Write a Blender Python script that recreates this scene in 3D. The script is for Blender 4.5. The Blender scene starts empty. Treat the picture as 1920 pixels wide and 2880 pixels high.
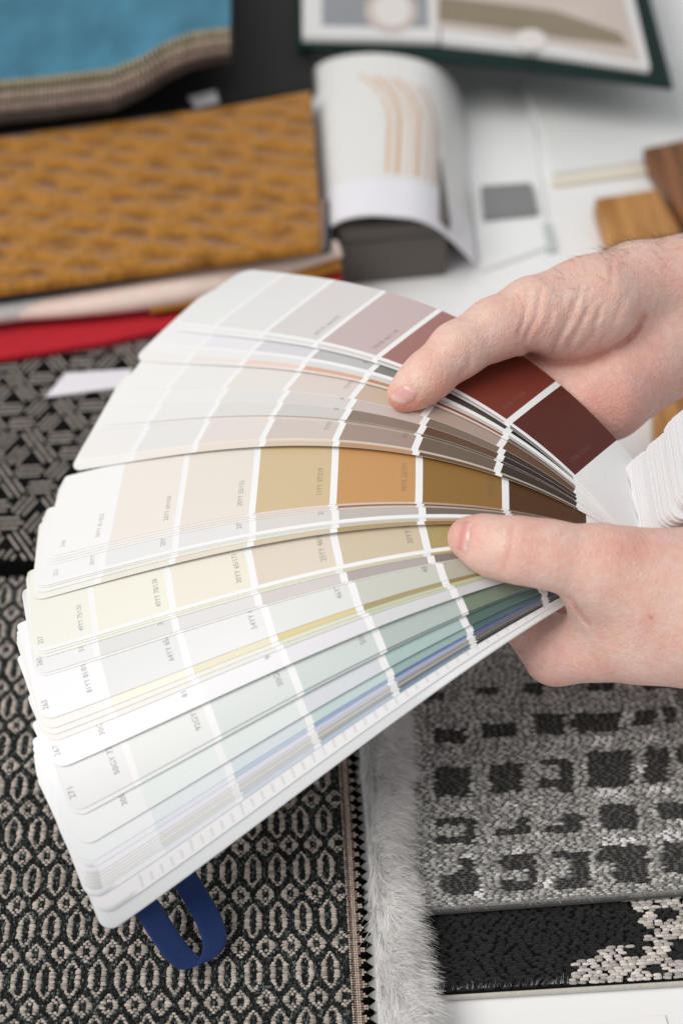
import bpy, bmesh, math, random
import numpy as np
from mathutils import Vector, Matrix

# ------------------------------------------------------------------ scene, camera, light
scene = bpy.context.scene
PITCH = math.radians(45)
CAM = np.array([0.0, -0.467, 0.467])
RT = np.array([1.0, 0, 0]); UP = np.array([0, math.sin(PITCH), math.cos(PITCH)]); FW = np.array([0, math.cos(PITCH), -math.sin(PITCH)])
FPX = 4000.0                                  # 50 mm lens, 36 mm = 2880 photo pixels

cam = bpy.data.cameras.new('camera')
cam_o = bpy.data.objects.new('camera', cam)
scene.collection.objects.link(cam_o)
cam_o.location = CAM
cam_o.rotation_euler = (math.radians(90) - PITCH, 0, 0)
cam.sensor_fit = 'VERTICAL'; cam.sensor_height = 36; cam.lens = 50
cam.clip_start = 0.01; cam.clip_end = 50
cam.dof.use_dof = True; cam.dof.focus_distance = 0.497; cam.dof.aperture_fstop = 5.6; cam.dof.aperture_blades = 0
scene.camera = cam_o

world = bpy.data.worlds.new('World'); scene.world = world; world.use_nodes = True
bg = world.node_tree.nodes['Background']
bg.inputs['Color'].default_value = (0.99, 0.99, 1.0, 1); bg.inputs['Strength'].default_value = 0.47

def area(name, loc, target, size, power, col):
    l = bpy.data.lights.new(name, 'AREA'); l.shape = 'RECTANGLE'; l.size, l.size_y = size; l.energy = power; l.color = col
    o = bpy.data.objects.new(name, l); scene.collection.objects.link(o)
    o.location = loc
    o.rotation_euler = (Vector(target) - Vector(loc)).to_track_quat('-Z', 'Y').to_euler()
    return o
area('window_light', (-1.20, -0.60, 1.90), (0, 0, 0.05), (1.5, 1.3), 38, (1.0, 0.965, 0.915))

scene.view_settings.view_transform = 'Standard'; scene.view_settings.look = 'None'
scene.view_settings.exposure = 0.0; scene.view_settings.gamma = 1.0
scene.view_settings.use_curve_mapping = False
scene.cycles.max_bounces = 8

# ------------------------------------------------------------------ helpers
rng = np.random.default_rng(7)
random.seed(7)

def ray(u, v): return FW + RT * (u - 960) / FPX + UP * (1440 - v) / FPX
def at_depth(u, v, d): return CAM + ray(u, v) * d
def tab(u, v, z=0.0):
    r = ray(u, v); t = (z - CAM[2]) / r[2]
    return CAM + r * t
def project(p):
    d = np.asarray(p) - CAM; z = d @ FW
    return 960 + FPX * (d @ RT) / z, 1440 - FPX * (d @ UP) / z, z
def lin(c):
    c = np.asarray(c, float) / 255.0
    return np.where(c <= .04045, c / 12.92, ((c + .055) / 1.055) ** 2.4)
def hx(s): return (int(s[0:2], 16), int(s[2:4], 16), int(s[4:6], 16))

def link(o, parent=None):
    scene.collection.objects.link(o)
    if parent is not None: o.parent = parent
    return o
def mesh_obj(name, verts, faces, mat, parent=None, smooth=True, col=None, mats=None, mi=None):
    me = bpy.data.meshes.new(name)
    me.from_pydata([tuple(v) for v in verts], [], [tuple(f) for f in faces])
    if smooth: me.polygons.foreach_set('use_smooth', np.ones(len(me.polygons), bool))
    for m in (mats or [mat]): me.materials.append(m)
    if mi is not None: me.polygons.foreach_set('material_index', np.asarray(mi, np.int32))
    if col is not None: vcol(me, col)
    me.update()
    return link(bpy.data.objects.new(name, me), parent)
def vcol(me, col):
    a = me.color_attributes.new('tint', 'FLOAT_COLOR', 'POINT')
    c = np.ones((len(col), 4), np.float32); c[:, :3] = col
    a.data.foreach_set('color', c.ravel())
def fcol(me, face_col):
    a = me.color_attributes.new('tint', 'FLOAT_COLOR', 'CORNER')
    tot = np.zeros(len(me.polygons), np.int32); me.polygons.foreach_get('loop_total', tot)
    c = np.ones((len(me.loops), 4), np.float32); c[:, :3] = np.repeat(face_col, tot, axis=0)
    a.data.foreach_set('color', c.ravel())
def tag(o, label=None, cat=None, group=None, kind=None):
    if label: o['label'] = label
    if cat: o['category'] = cat
    if group: o['group'] = group
    if kind: o['kind'] = kind
    return o
def empty(name, loc=(0, 0, 0)):
    o = bpy.data.objects.new(name, None); o.empty_display_size = .01
    scene.collection.objects.link(o); return o

# materials ---------------------------------------------------------
class NT:
    def __init__(self, name):
        self.m = bpy.data.materials.new(name); self.m.use_nodes = True
        self.t = self.m.node_tree; self.b = self.t.nodes['Principled BSDF']
    def n(self, typ, **kw):
        x = self.t.nodes.new(typ)
        for k, v in kw.items():
            if k in x.inputs: x.inputs[k].default_value = v
            else: setattr(x, k, v)
        return x
    def l(self, a, b): self.t.links.new(a, b)
def rgba(c): return (*[float(x) for x in lin(c)], 1.0)
def mat(name, col=None, rough=.6, spec=.5, tint=False, noise=0, nscale=200, bump=0, bscale=400, stretch=(1, 1, 1), sheen=0, sss=0, var=(.8, 1.12), coords='Object', bdist=.001):
    k = NT(name); b = k.b
    b.inputs['Roughness'].default_value = rough; b.inputs['Specular IOR Level'].default_value = spec
    tc = k.n('ShaderNodeTexCoord'); mp = k.n('ShaderNodeMapping'); mp.inputs['Scale'].default_value = stretch
    k.l(tc.outputs[coords], mp.inputs['Vector'])
    if tint:
        src = k.n('ShaderNodeAttribute', attribute_name='tint').outputs['Color']
    else:
        r = k.n('ShaderNodeRGB'); r.outputs[0].default_value = rgba(col); src = r.outputs[0]
    if noise:
        nz = k.n('ShaderNodeTexNoise', Scale=nscale, Detail=4.0); k.l(mp.outputs[0], nz.inputs['Vector'])
        mr = k.n('ShaderNodeMapRange'); mr.inputs['From Min'].default_value = .3; mr.inputs['From Max'].default_value = .7
        mr.inputs['To Min'].default_value = 1 + (var[0] - 1) * noise; mr.inputs['To Max'].default_value = 1 + (var[1] - 1) * noise
        k.l(nz.outputs['Fac'], mr.inputs['Value'])
        mx = k.n('ShaderNodeVectorMath', operation='SCALE'); k.l(src, mx.inputs[0]); k.l(mr.outputs[0], mx.inputs['Scale']); src = mx.outputs[0]
    k.l(src, b.inputs['Base Color'])
    if bump:
        nz = k.n('ShaderNodeTexNoise', Scale=bscale, Detail=3.0); k.l(mp.outputs[0], nz.inputs['Vector'])
        bp = k.n('ShaderNodeBump', Strength=bump, Distance=bdist); k.l(nz.outputs['Fac'], bp.inputs['Height']); k.l(bp.outputs[0], b.inputs['Normal'])
    if sheen: b.inputs['Sheen Weight'].default_value = sheen
    if sss:
        b.inputs['Subsurface Weight'].default_value = sss; b.inputs['Subsurface Radius'].default_value = (1, .35, .2); b.inputs['Subsurface Scale'].default_value = .002
    return k.m

M_paper = mat('printed_card', tint=True, rough=.42, spec=.35, bump=.03, bscale=1800, noise=.06, nscale=900)
M_white = mat('white_card', (240, 240, 242), rough=.5, spec=.4, bump=.03, bscale=1500)
M_ink = mat('grey_ink', (128, 130, 134), rough=.5, spec=.3)
M_ink_light = mat('pale_grey_ink', (150, 140, 138), rough=.5, spec=.3)
M_plastic = mat('white_plastic', (238, 240, 242), rough=.3, spec=.5, sss=.15)

# ------------------------------------------------------------------ the table
M_table = mat('white_table_paint', (246, 247, 248), rough=.35, spec=.5, noise=.08, nscale=6)
def prism(name, pts, z0, z1, m, parent=None, bev=0.0, smooth=False, seg=2):
    """pts: xy outline; a slab from z0 up to z1 with rounded top and bottom edges"""
    bm = bmesh.new()
    vs = [bm.verts.new((p[0], p[1], z0)) for p in pts]
    f = bm.faces.new(vs); f.normal_update()
    if f.normal.z < 0: f.normal_flip()
    r = bmesh.ops.extrude_face_region(bm, geom=[f])
    for v in [e for e in r['geom'] if isinstance(e, bmesh.types.BMVert)]: v.co.z = z1
    bmesh.ops.recalc_face_normals(bm, faces=bm.faces)
    if bev: bmesh.ops.bevel(bm, geom=list(bm.edges), offset=bev, segments=seg, affect='EDGES', profile=.5)
    me = bpy.data.meshes.new(name); bm.to_mesh(me); bm.free()
    me.materials.append(m)
    if smooth: me.polygons.foreach_set('use_smooth', np.ones(len(me.polygons), bool))
    return link(bpy.data.objects.new(name, me), parent)
t_ = prism('table', [(-1.6, -1.0), (1.6, -1.0), (1.6, 2.2), (-1.6, 2.2)], -.03, 0, M_table)
tag(t_, kind='structure')
# ------------------------------------------------------------------ the fan deck
# the strips turn about one screw and bow together: one height field over the deck's plane carries them all
G_ = [1765.9, 1457.0, .5114, .2176, -.2543, .0457, .0304, .0222]
HEX = [(0, 1), (0, 2), (0, 3), (0, 4), (1, 0), (1, 1), (1, 2), (1, 3), (1, 4), (2, 0), (2, 1), (2, 2), (2, 3), (3, 0), (3, 1), (3, 2), (4, 0), (4, 1)]
HC = [-0.1199, -1.0121, 1.3244, -0.8505, 0.6431, -0.539, -0.3269, -0.0615, -0.0406, -1.5348, -0.3769, 0.5026, -0.0139, -0.1639, 0.0401, 0.8501, 0.3174, 0.1092]
KTH = [2.3911, 2.5071, 2.8154, 3.0623, 3.1669, 3.2929, 3.4967, 3.57, 3.6847]
KV = [1012, 1076, 1245, 1425, 1498, 1605, 1769, 1832, 1960]
BL = .03                                             # one colour chip
S_IN = G_[7]; S_OUT = S_IN + 7 * BL; S_END = S_OUT - .0042
DN = np.array([G_[3], G_[4], 1.0]); DN /= np.linalg.norm(DN)
DX = np.array([1.0, 0, 0]) - DN * DN[0]; DX /= np.linalg.norm(DX); DY = np.cross(DN, DX)
PIV = at_depth(G_[0], G_[1], G_[2])
def Hf(x, y):
    X = -x / .2; Y = y / .2
    return sum(c * X ** i * Y ** j for c, (i, j) in zip(HC, HEX)) * .1
RR = np.linspace(-.03, .27, 301)
def hwidth(s): return (G_[6] + (G_[5] - G_[6]) * np.clip(s / .237, 0, 1)) / 2
def theta(v):
    if v > KV[-1]: return KTH[-1] + (v - KV[-1]) * .00088
    return float(np.interp(v, KV, KTH))
PT = .0002
def deck_pt(th, s, t, l0, l1, up=0.0, l2=0.0):
    s = np.asarray(s, float); t = np.asarray(t, float)
    cx, cy = math.cos(th), math.sin(th)
    hh = Hf(RR * cx, RR * cy); S = np.concatenate([[0], np.cumsum(np.sqrt(np.diff(RR) ** 2 + np.diff(hh) ** 2))]); S -= np.interp(0, RR, S)
    r = np.interp(s, S, RR)
    e = 1e-3; sl = (Hf(r * cx - e * cy, r * cy + e * cx) - Hf(r * cx + e * cy, r * cy - e * cx)) / (2 * e)
    tt = t / np.sqrt(1 + sl ** 2)
    x = r * cx - cy * tt; y = r * cy + cx * tt
    h = Hf(x, y) + l0 + l1 * np.sin(np.pi * .97 * np.clip(s / .237, 0, 1)) + l2 * np.clip(s / .237, 0, 1.1) ** 3 + up
    return PIV + x[..., None] * DX + y[..., None] * DY + h[..., None] * DN

# position, gap to the strip below (mm), margin, chips from the outer end inwards, number, printed codes
W7 = 'eeeff1'
STRIPS = [
 (1012, 0, 1, 'e6e8e8 e2e3e3 d9d5d4 c9b4b3 a8716b 7e2d1a 5e2014', '', ['', '', '82YR 66/052', '70YR 46/115', '', '10YR 11/258', '13YR 07/157']),
 (1017, 0, 0, 'ebebeb e7e7e6 dddad9 d2ccca b9aeac 9a8a86 4a3a36', '', []),
 (1022, .8, 0, 'eeeeee ebebeb e6e6e6 dedede d4d4d4 c9c8c8 3a4040', '', []),
 (1050, 0, 1, 'ebebee e6e6ec d6d6dd bebfc0 85847f 4c443c 222a28', '', ['', '', '', '00NN 53/000', '', '', '']),
 (1062, 0, 0, 'ededed eaeaea e2e2e2 dad9d8 d0cecc c4c0bd b8b5b2', '', []),
 (1071, 0, 0, 'ebe9e7 eae2de eccfc5 dcab94 bf8a5e 8b4a2c 5c3a26', '', []),
 (1076, .8, 0, 'ecebe9 e9e6e3 e8d9d3 e4cdc4 dcc8bd cdbab0 3e3833', '', []),
 (1120, 0, 0, 'ebecec e8e8e6 e4dfda dccfca cbb39c ad9488 6b4a30', '', ['', '', '', '72YR 65/067', '', '', '']),
 (1149, 0, 0, 'ebecec e8e9e9 dfdfdd d6d0cd c7b8b4 7e6a5d 403026', '', ['', '', '', '61YR 62/040', '', '', '']),
 (1178, .5, 0, 'eaebeb e6e6e5 dcdbd9 cdcac6 8f7a6d 654732 35251c', '', ['', '', '', '90YR 57/044', '', '', '']),
 (1184, 0, 0, 'eaeaea e7e1df e4d9d4 d8cbc4 b3a091 77604c 3f3129', '', []),
 (1229, 0, 0, 'e9e8e7 e2e2e1 e1d8d4 cfc3bd a58e82 6f5f4f 3e3129', '', ['', '', '', '77YR 48/072', '90YR 26/147', '', '']),
 (1234, 0, 0, 'ededec eae6e2 e9ddd5 e0cfc4 d4bfae c5b4a2 b5a494', '', []),
 (1245, 2.2, 0, 'edece9 ebe5dc e6dacd d8c0a8 bb9068 6d4c2a 4a3626', '', []),
 (1425, 0, 0, 'eff0f0 ebe3dc e6ded4 d3bb8e cb9551 946a22 573510', '246', ['30YY 81/022', '20YY 69/104', '20YY 55/151', '11YY 37/219', '98YR 26/291', '98YR 19/258', '00YY 10/163']),
 (1430, 0, 0, 'f0f0f0 ece6e2 e9dfd9 e2d2ca dabfae b9a08c 8c7a66', '', []),
 (1435, 0, 0, 'eeeeee eae7e4 e4ddd8 ded0c6 9a6652 6a3f2a 5a3b22', '', []),
 (1440, 0, 0, 'eeeeee eae8e5 e5e0da dcd4ca d2c4b4 bba98f 8f7c60', '', []),
 (1477, 0, 1, 'edeef0 e3e5e6 e0e1e2 d8d3d0 bdb6b0 746a5d 43392c', '251', ['30YY 80/010', '20YY 66/020', '20YY 63/045', '20YY 41/049', '', '', '']),
 (1480, 0, 0, 'eeeeee e8e8e6 e4e5e0 dedfd6 d4cfc4 c7bfae ad9f88', '', []),
 (1487, 0, 0, 'edeeea e6e7e0 e2e3da d9dcd2 c8bfae b8a07a 7a5c34', '', []),
 (1498, 1.8, 0, 'ecebe5 e8e2d6 e1d8c8 d4c3a6 b29a68 9b6f2c 6b4a20', '', []),
 (1605, 0, 2, 'ecece1 ecebdd ebe4d6 dfd2c1 d1c0a2 b09c5e 8a7438', '257', ['49YY 75/130', '40YY 70/138', '30YY 65/171', '25YY 46/160', '30YY 36/185', '30YY 27/226', '']),
 (1609, 0, 0, 'eeeee8 ebebde e8e6d4 e4ddc2 dcd2ae c6b684 a08c4e', '', []),
 (1614, 0, 0, 'eeeeea e9eadd e5e6d8 dcded0 cfcdb6 b49a58 7d6226', '', []),
 (1640, 0, 0, 'e9eaeb dedede dedcdc d2cac8 b2a7a4 877b75 584d46', '260', ['51YY 78/017', '39YY 60/012', '', '', '', '', '']),
 (1644, 0, 0, 'efefef ebebeb e6e6e5 dfdedd d3d2ce c2c1b9 a9a89c', '', []),
 (1707, 0, 0, 'f0f0f4 e2e4e5 e5e6e8 dee0e0 c9ccc0 b3b1a0 7c8868', '263', ['81YY 81/011', '64YY 65/016', '54YY 63/021', '46YY 51/031', '48YY 38/046', '', '']),
 (1720, 0, 0, 'edece7 edecdb e4dec0 dccb8c ab9c66 977f4c 6e5a2c', '', []),
 (1728, 0, 0, 'edece8 e9e8e2 e6e4dc dcdcc8 c8ccaa c2c79c a0a878', '', []),
 (1736, 0, 0, 'eae9e6 e6e5e2 e2e2dc d5d8cc c6ccb4 b5bc98 8f9a70', '', []),
 (1769, 1.3, 0, 'f4f4f6 edeef0 e8e8ec dedee4 d5d6da c8cacc a9acae', '267', ['30GY 83/021', '81YY 74/018', '96YY 63/014', '90YY 48/020', '', '', '']),
 (1826, .3, 0, 'e8e9ea e5e7e7 d8dfdf cdd8d5 b4c3be 768874 47584e', '271', ['50GY 73/012', '92GY 60/020', '30GG 52/022', '50GG 40/030', '', '', '']),
 (1832, .8, 0, 'ebedec e4ebe9 d3dddb b8c8c3 92a79c 4c6658 2f4138', '', []),
 (1878, .7, 0, 'eef1f2 e6edec dfe8e7 d6dae3 a9c4c2 52706a 2b4643', '', ['30BG 72/017', '', '', '', '', '', '']),
 (1905, 0, 0, 'edf0f3 e1e9ec d6e0e6 c2d5d6 93b3b2 48686e 28424a', '', []),
 (1915, 0, 0, 'eceef4 dfe3f0 b8cade 8ea9cd 5a78a6 3a4f76 263654', '', []),
 (1926, 0, 0, 'eeeef4 e6e6f0 dcdcea c6cae2 a2aacd 5c6390 363c5c', '', []),
 (1931, 0, 0, 'eeeef0 e6e5e8 dcdadc cfcdce a8a5a6 6e6b6b 3e3c3d', '', []),
 (1936, 0, 0, 'efefef e2e2e0 d4d3d0 bcbab6 8c8985 55524e 2e2c2a', '', []),
 (1941, 0, 0, 'eeeeee e8e7e6 dddcd9 d0cecb b9b7b3 83807b 4a4744', '', []),
 (1946, 0, 0, 'ededed e0e0df cfcfcd b2b1af 7d7c7a 474645 262525', '', []),
 (1950, 0, 0, 'ebecee e2e3e6 d3d5da a9adb3 6a6e74 3b3e42 1e2022', '', []),
 (1961, 0, 0, 'edeff4 e3e7ef ccd6e4 b1c3d8 7794b0 2e3032 1c1d1e', '', []),
 (1994, 0, 0, 'f0f0f2 f0f0f2 f0f0f2 f0f0f2 f0f0f2 f0f0f2 f0f0f2', '', []),
]
font_cache = {}
def text_verts(txt):
    if txt in font_cache: return font_cache[txt]
    c = bpy.data.curves.new('t', 'FONT'); c.body = txt; c.size = 1.0; c.resolution_u = 3; c.space_character = 1.06
    o = bpy.data.objects.new('t', c); scene.collection.objects.link(o)
    dg = bpy.context.evaluated_depsgraph_get(); me = bpy.data.meshes.new_from_object(o.evaluated_get(dg))
    v = np.empty(len(me.vertices) * 3); me.vertices.foreach_get('co', v); v = v.reshape(-1, 3)
    f = [tuple(p.vertices) for p in me.polygons]
    bpy.data.objects.remove(o); bpy.data.curves.remove(c); bpy.data.meshes.remove(me)
    font_cache[txt] = (v[:, :2], f); return font_cache[txt]

deck = empty('paint_fan_deck')
tag(deck, 'paint colour fan deck opened wide in two hands, strips from dark red to pale blue', 'fan deck')
BAND = .0025
def strip_rows():
    ed = set(np.round(np.linspace(-.010, S_END - .006, 56), 6))
    for j in range(1, 7):
        ed.add(round(S_OUT - j * BL - BAND / 2, 6)); ed.add(round(S_OUT - j * BL + BAND / 2, 6))
    ed.add(round(S_IN, 6))
    for a in np.linspace(0, 1, 9): ed.add(round(S_END - .006 * (1 - math.sin(a * math.pi / 2)), 6))
    ed = np.array(sorted(ed)); keep = np.concatenate([[True], np.diff(ed) > 1e-5])
    return ed[keep]
ROWS = strip_rows()
DS = np.interp([k[0] for k in STRIPS], KV, [0, -.0010, 0, -.0006, .0004, .0015, -.0008, -.001, .001])
ES = np.interp([k[0] for k in STRIPS], [1012, 1017, 1022, 1050, 1062, 1076, 1120, 1245, 1425, 1498, 1605, 1769, 1832, 1878, 1905, 1960], [.0012, -.003, -.003, .0015, .003, .0048, .0012, .0058, .0028, .0042, -.0006, -.0028, -.0036, -.0022, 0, .004])
TCOL = np.array([-1, -.6, -.2, .2, .6, .92, 1.0])
def build_strip(i, rec):
    v, gap, margin, cols, num, codes = rec
    th = theta(v); l0 = PT * 1.02 * (len(STRIPS) - 1 - i); l1 = sum(r[1] for r in STRIPS[i:]) * 1e-3
    l2 = float(np.interp(i, [0, 14, 18, 22, 31, 44], [.0036, .0036, .0030, .0020, .0004, 0]))
    jit = float(rng.normal(0, .00045)); ds = DS[i] + jit
    rows = ROWS; hw = hwidth(rows)
    def rounded(rc, over): return rc - np.sqrt(np.maximum(rc * rc - np.clip(over, 0, rc) ** 2, 0))
    tail = rounded(.006, -.004 - rows) * .8
    hl_ = hw - rounded(.006, rows - (S_END - .006)) - tail                         # lower corner
    hu_ = hw - rounded(.006 if i == 0 else .0018, rows - (S_END - (.006 if i == 0 else .0018))) - tail   # upper corner lies under the strip above
    if 7 <= i < 32: hu_ = hu_ + .005 * np.clip(rows / .237, 0, 1)                         # hidden under the strips above
    nr, nc = len(rows), len(TCOL)
    Sg = np.repeat((rows + ds * np.clip((S_END - rows) / .03, 0, 1) + ES[i] * np.clip((rows - S_END + .03) / .03, 0, 1))[:, None], nc, 1); Tg = np.where(TCOL[None] > 0, hl_[:, None], hu_[:, None]) * TCOL[None]
    top = deck_pt(th, Sg, Tg, l0, l1, 0, l2).reshape(-1, 3); bot = deck_pt(th, Sg, Tg, l0, l1, -PT * .98, l2).reshape(-1, 3)
    V = np.concatenate([top, bot]); n = nr * nc; F = []; C = []
    cl = [lin(hx(c)) for c in cols.split()]; cl = [c * .83 + c.mean() * .17 for c in cl]; wh = lin(hx('eff0f2')); pe = lin(hx('f4f3f1'))
    for a in range(nr - 1):
        sm = (rows[a] + rows[a + 1]) / 2; q = (S_OUT - sm) / BL; j = int(q)
        inband = any(abs(sm - (S_OUT - k * BL)) < BAND / 2 for k in range(1, 7))
        base = wh if (sm < S_IN or inband or j > 6) else cl[min(j, 6)]
        for b in range(nc - 1):
            k = a * nc + b
            F.append((k, k + 1, k + nc + 1, k + nc)); C.append(wh if (margin and b == nc - 2 and (margin == 2 or j < 7)) else base)
            F.append((n + k, n + k + nc, n + k + nc + 1, n + k + 1)); C.append(wh)
        for b in (0, nc - 1):
            k = a * nc + b
            F.append((k, k + nc, n + k + nc, n + k) if b == 0 else (k, n + k, n + k + nc, k + nc)); C.append(pe)
    for a in (0, nr - 1):
        for b in range(nc - 1):
            k = a * nc + b; F.append((k, n + k, n + k + 1, k + 1)); C.append(pe)
    o = mesh_obj('strip', V, F, M_paper, deck); fcol(o.data, np.array(C))
    # shade the flat top smooth, keep the cut edges crisp
    sm = np.ones(len(F), bool); o.data.polygons.foreach_set('use_smooth', sm)
    o.data.set_sharp_from_angle(angle=math.radians(50))
    # printed numbers and codes
    items = []
    if num: items.append((num, S_END - .0055, float(hwidth(S_END - .0055)) - .0042, .0030, cols.split()[0]))
    for j, cd in enumerate(codes):
        if cd:
            s0 = S_OUT - (j + 1) * BL + BAND / 2 + .0030
            if j == 6: s0 = S_IN + .0035
            items.append((cd, s0, float(hwidth(s0)) - .0046, .0028, cols.split()[j]))
    for txt, s0, t0, sz, chip in items:
        tv, tf = text_verts(txt)
        vv = deck_pt(th, s0 + tv[:, 1] * sz + ds, t0 - tv[:, 0] * sz * .88, l0, l1, .00005, l2)
        c = lin(hx(chip)); ink = c * .38 + lin((112, 112, 116)) * .62 if c.mean() > .45 else c * .52 + lin((112, 112, 116)) * .48 if c.mean() > .12 else c * .7 + lin((150, 135, 132)) * .3
        mesh_obj('printed_code', vv, tf, M_paper, o, smooth=False, col=np.repeat(ink[None], len(vv), 0))
    return th, l0, l1
SP = [build_strip(i, r) for i, r in enumerate(STRIPS)]

def deck_surface_depth(u, v):
    """camera depth of the nearest strip surface at a photo pixel (used only to set the hands on the deck)"""
    best = 9
    for (th, l0, l1) in SP[::3]:
        s = np.linspace(0, S_OUT, 120); t = np.linspace(-1, 1, 15)
        S, T = np.meshgrid(s, t, indexing='ij'); P = deck_pt(th, S, T * hwidth(S), l0, l1).reshape(-1, 3)
        d = P - CAM; z = d @ FW; uu = 960 + FPX * (d @ RT) / z; vv = 1440 - FPX * (d @ UP) / z
        k = np.argmin((uu - u) ** 2 + (vv - v) ** 2)
        if (uu[k] - u) ** 2 + (vv[k] - v) ** 2 < 12 ** 2: best = min(best, z[k])
    return best

# ruler marks printed on the blank last strip
th, l0, l1 = SP[-1]
vs, fs = [], []
for k in range(46):
    s = S_OUT - .018 - k * .0040; tt = float(hwidth(s)) - .0010
    ln = .0026 if k % 5 else .0036
    off = len(vs) * 4
    vs.append(deck_pt(th, np.array([s, s + .0009, s + .0009, s]), np.array([tt, tt, tt - ln, tt - ln]), l0, l1, .00005)); fs.append((off, off + 1, off + 2, off + 3))
M_tick = mat('ruler_ink', (226, 226, 228), rough=.5)
last = [o for o in deck.children][-1]
mesh_obj('ruler_marks', np.concatenate(vs), fs, M_tick, last, smooth=False)

# back cover: a stiff white plate under the strips
Qo = deck_pt(th, np.array([S_OUT]), np.array([float(hwidth(S_OUT))]), 0, 0)[0] - DN * .0045
Qi = deck_pt(th, np.array([.02]), np.array([float(hwidth(.02))]), 0, 0)[0] - DN * .0065
lat = np.cross(DN, Qi - Qo); lat /= np.linalg.norm(lat)
CN = np.cross(Qi - Qo, lat); CN /= np.linalg.norm(CN); CN *= np.sign(CN @ DN)
def on_plane(u, v, q=Qo, n=CN):
    r = ray(u, v); return CAM + r * (((q - CAM) @ n) / (r @ n))
c0 = on_plane(258, 2662); c1 = on_plane(1542, 1731)
ce = c1 - c0; ce /= np.linalg.norm(ce); cf = on_plane(118, 2338) - c0; cf /= np.linalg.norm(cf)
def cover_outline(l, w0, w1, r=.006, a0=0.0):
    pts = []
    for (x, y, sx, sy) in ((r, r, -1, -1), (l - r, r + .004, 1, -1), (l - r, w1 - r, 1, 1), (r, w0 - r, -1, 1)):
        st = {(-1, -1): 180, (1, -1): 270, (1, 1): 0, (-1, 1): 90}[(sx, sy)]
        for k in range(7):
            a = math.radians(st + 15 * k); pts.append((x + r * math.cos(a), y + r * math.sin(a)))
    return pts
def plate(name, outline, org, ex, ey, n, th_, m, parent, bev=.0004):
    bm = bmesh.new()
    vs = [bm.verts.new(org + ex * x + ey * y) for x, y in outline]
    f = bm.faces.new(vs); f.normal_update()
    r = bmesh.ops.extrude_face_region(bm, geom=[f])
    for v in [e for e in r['geom'] if isinstance(e, bmesh.types.BMVert)]: v.co += Vector(-n * th_)
    bmesh.ops.recalc_face_normals(bm, faces=bm.faces)
    big = [e for e in bm.edges if any(len(fc.verts) > 6 for fc in e.link_faces)]
    bmesh.ops.bevel(bm, geom=big, offset=bev, segments=2, affect='EDGES')
    me = bpy.data.meshes.new(name); bm.to_mesh(me); bm.free(); me.materials.append(m)
    return link(bpy.data.objects.new(name, me), parent)
rows = ROWS + np.where(ROWS > .1, .0062, 0); rows = np.clip(rows, -.01, S_END + .0062); hw = hwidth(rows) + .0004
over = np.clip(rows - (S_END + .0062 - .006), 0, .006); hw = hw - (.006 - np.sqrt(np.maximum(.006 ** 2 - over ** 2, 0)))
cth = theta(2019); prof = [(-1.0, -.0009), (-1.0, -.0004), (-.985, -.0002), (0, -.0002), (.985, -.0002), (1.0, -.0005), (1.0, -.0014), (.99, -.0017), (0, -.0017), (-.99, -.0017)]
V = np.stack([deck_pt(cth, rows, hw * a, 0, 0, b) for a, b in prof], 1); nr, nc = V.shape[:2]; F = []
for a in range(nr - 1):
    for b in range(nc): F.append((a * nc + b, a * nc + (b + 1) % nc, (a + 1) * nc + (b + 1) % nc, (a + 1) * nc + b))
F += [tuple(range(nc))[::-1], tuple((nr - 1) * nc + b for b in range(nc))]
cv = mesh_obj('back_cover', V.reshape(-1, 3), F, M_plastic, deck); cv.data.set_sharp_from_angle(angle=math.radians(40)); cv['label'] = 'stiff white back cover'

# the rest of the deck, folded out to the right: white tails of many strips
path = [(1752, 1297), (1757, 1292), (1763, 1287), (1768, 1282), (1774, 1277), (1780, 1273), (1785, 1268), (1790, 1266), (1812, 1240), (1822, 1232), (1832, 1224), (1838, 1221), (1846, 1212), (1862, 1185), (1868, 1176), (1878, 1165), (1884, 1160), (1896, 1150), (1914, 1131), (1924, 1122)]
for i, (u, v) in enumerate(path):
    dp = .512 - .0013 * i - .00009 * max(0, u - 1752)
    o0 = at_depth(u, v, dp)
    e1 = at_depth(u + 30 + rng.normal(0, .8), v + 178, dp - .008) - o0; e1 /= np.linalg.norm(e1)
    nn = DN * .8 + np.array([.0, -.25, .3]); nn -= e1 * (nn @ e1); nn /= np.linalg.norm(nn)
    e2 = np.cross(e1, nn)
    if e2[0] < 0: e2 = -e2
    rr = .0045; pts = []
    for (x, y, st) in ((rr, rr, 180), (.11, rr * .2, 270), (.11, .034, 0), (rr, .0325 - rr, 90)):
        for k in range(5 if x < .1 else 1):
            a = math.radians(st + 22.5 * k); q = rr if x < .1 else 0
            pts.append((x + q * math.cos(a), y + q * math.sin(a)))
    plate('folded_strip', pts, o0, e2, e1, nn, .0012, M_white, deck, bev=.00012)
# screw that holds the strips
bm = bmesh.new()
bmesh.ops.create_cone(bm, segments=24, radius1=.0042, radius2=.0034, depth=.0022, cap_ends=True)
me = bpy.data.meshes.new('screw'); bm.to_mesh(me); bm.free(); me.materials.append(mat('steel', (190, 192, 195), rough=.25)); me.materials[0].node_tree.nodes['Principled BSDF'].inputs['Metallic'].default_value = 1
sc = link(bpy.data.objects.new('screw', me), deck)
sc.matrix_world = Matrix.Translation(PIV + DN * (Hf(0, 0) - .0005)) @ Vector(DN).to_track_quat('Z', 'Y').to_matrix().to_4x4()
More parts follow.
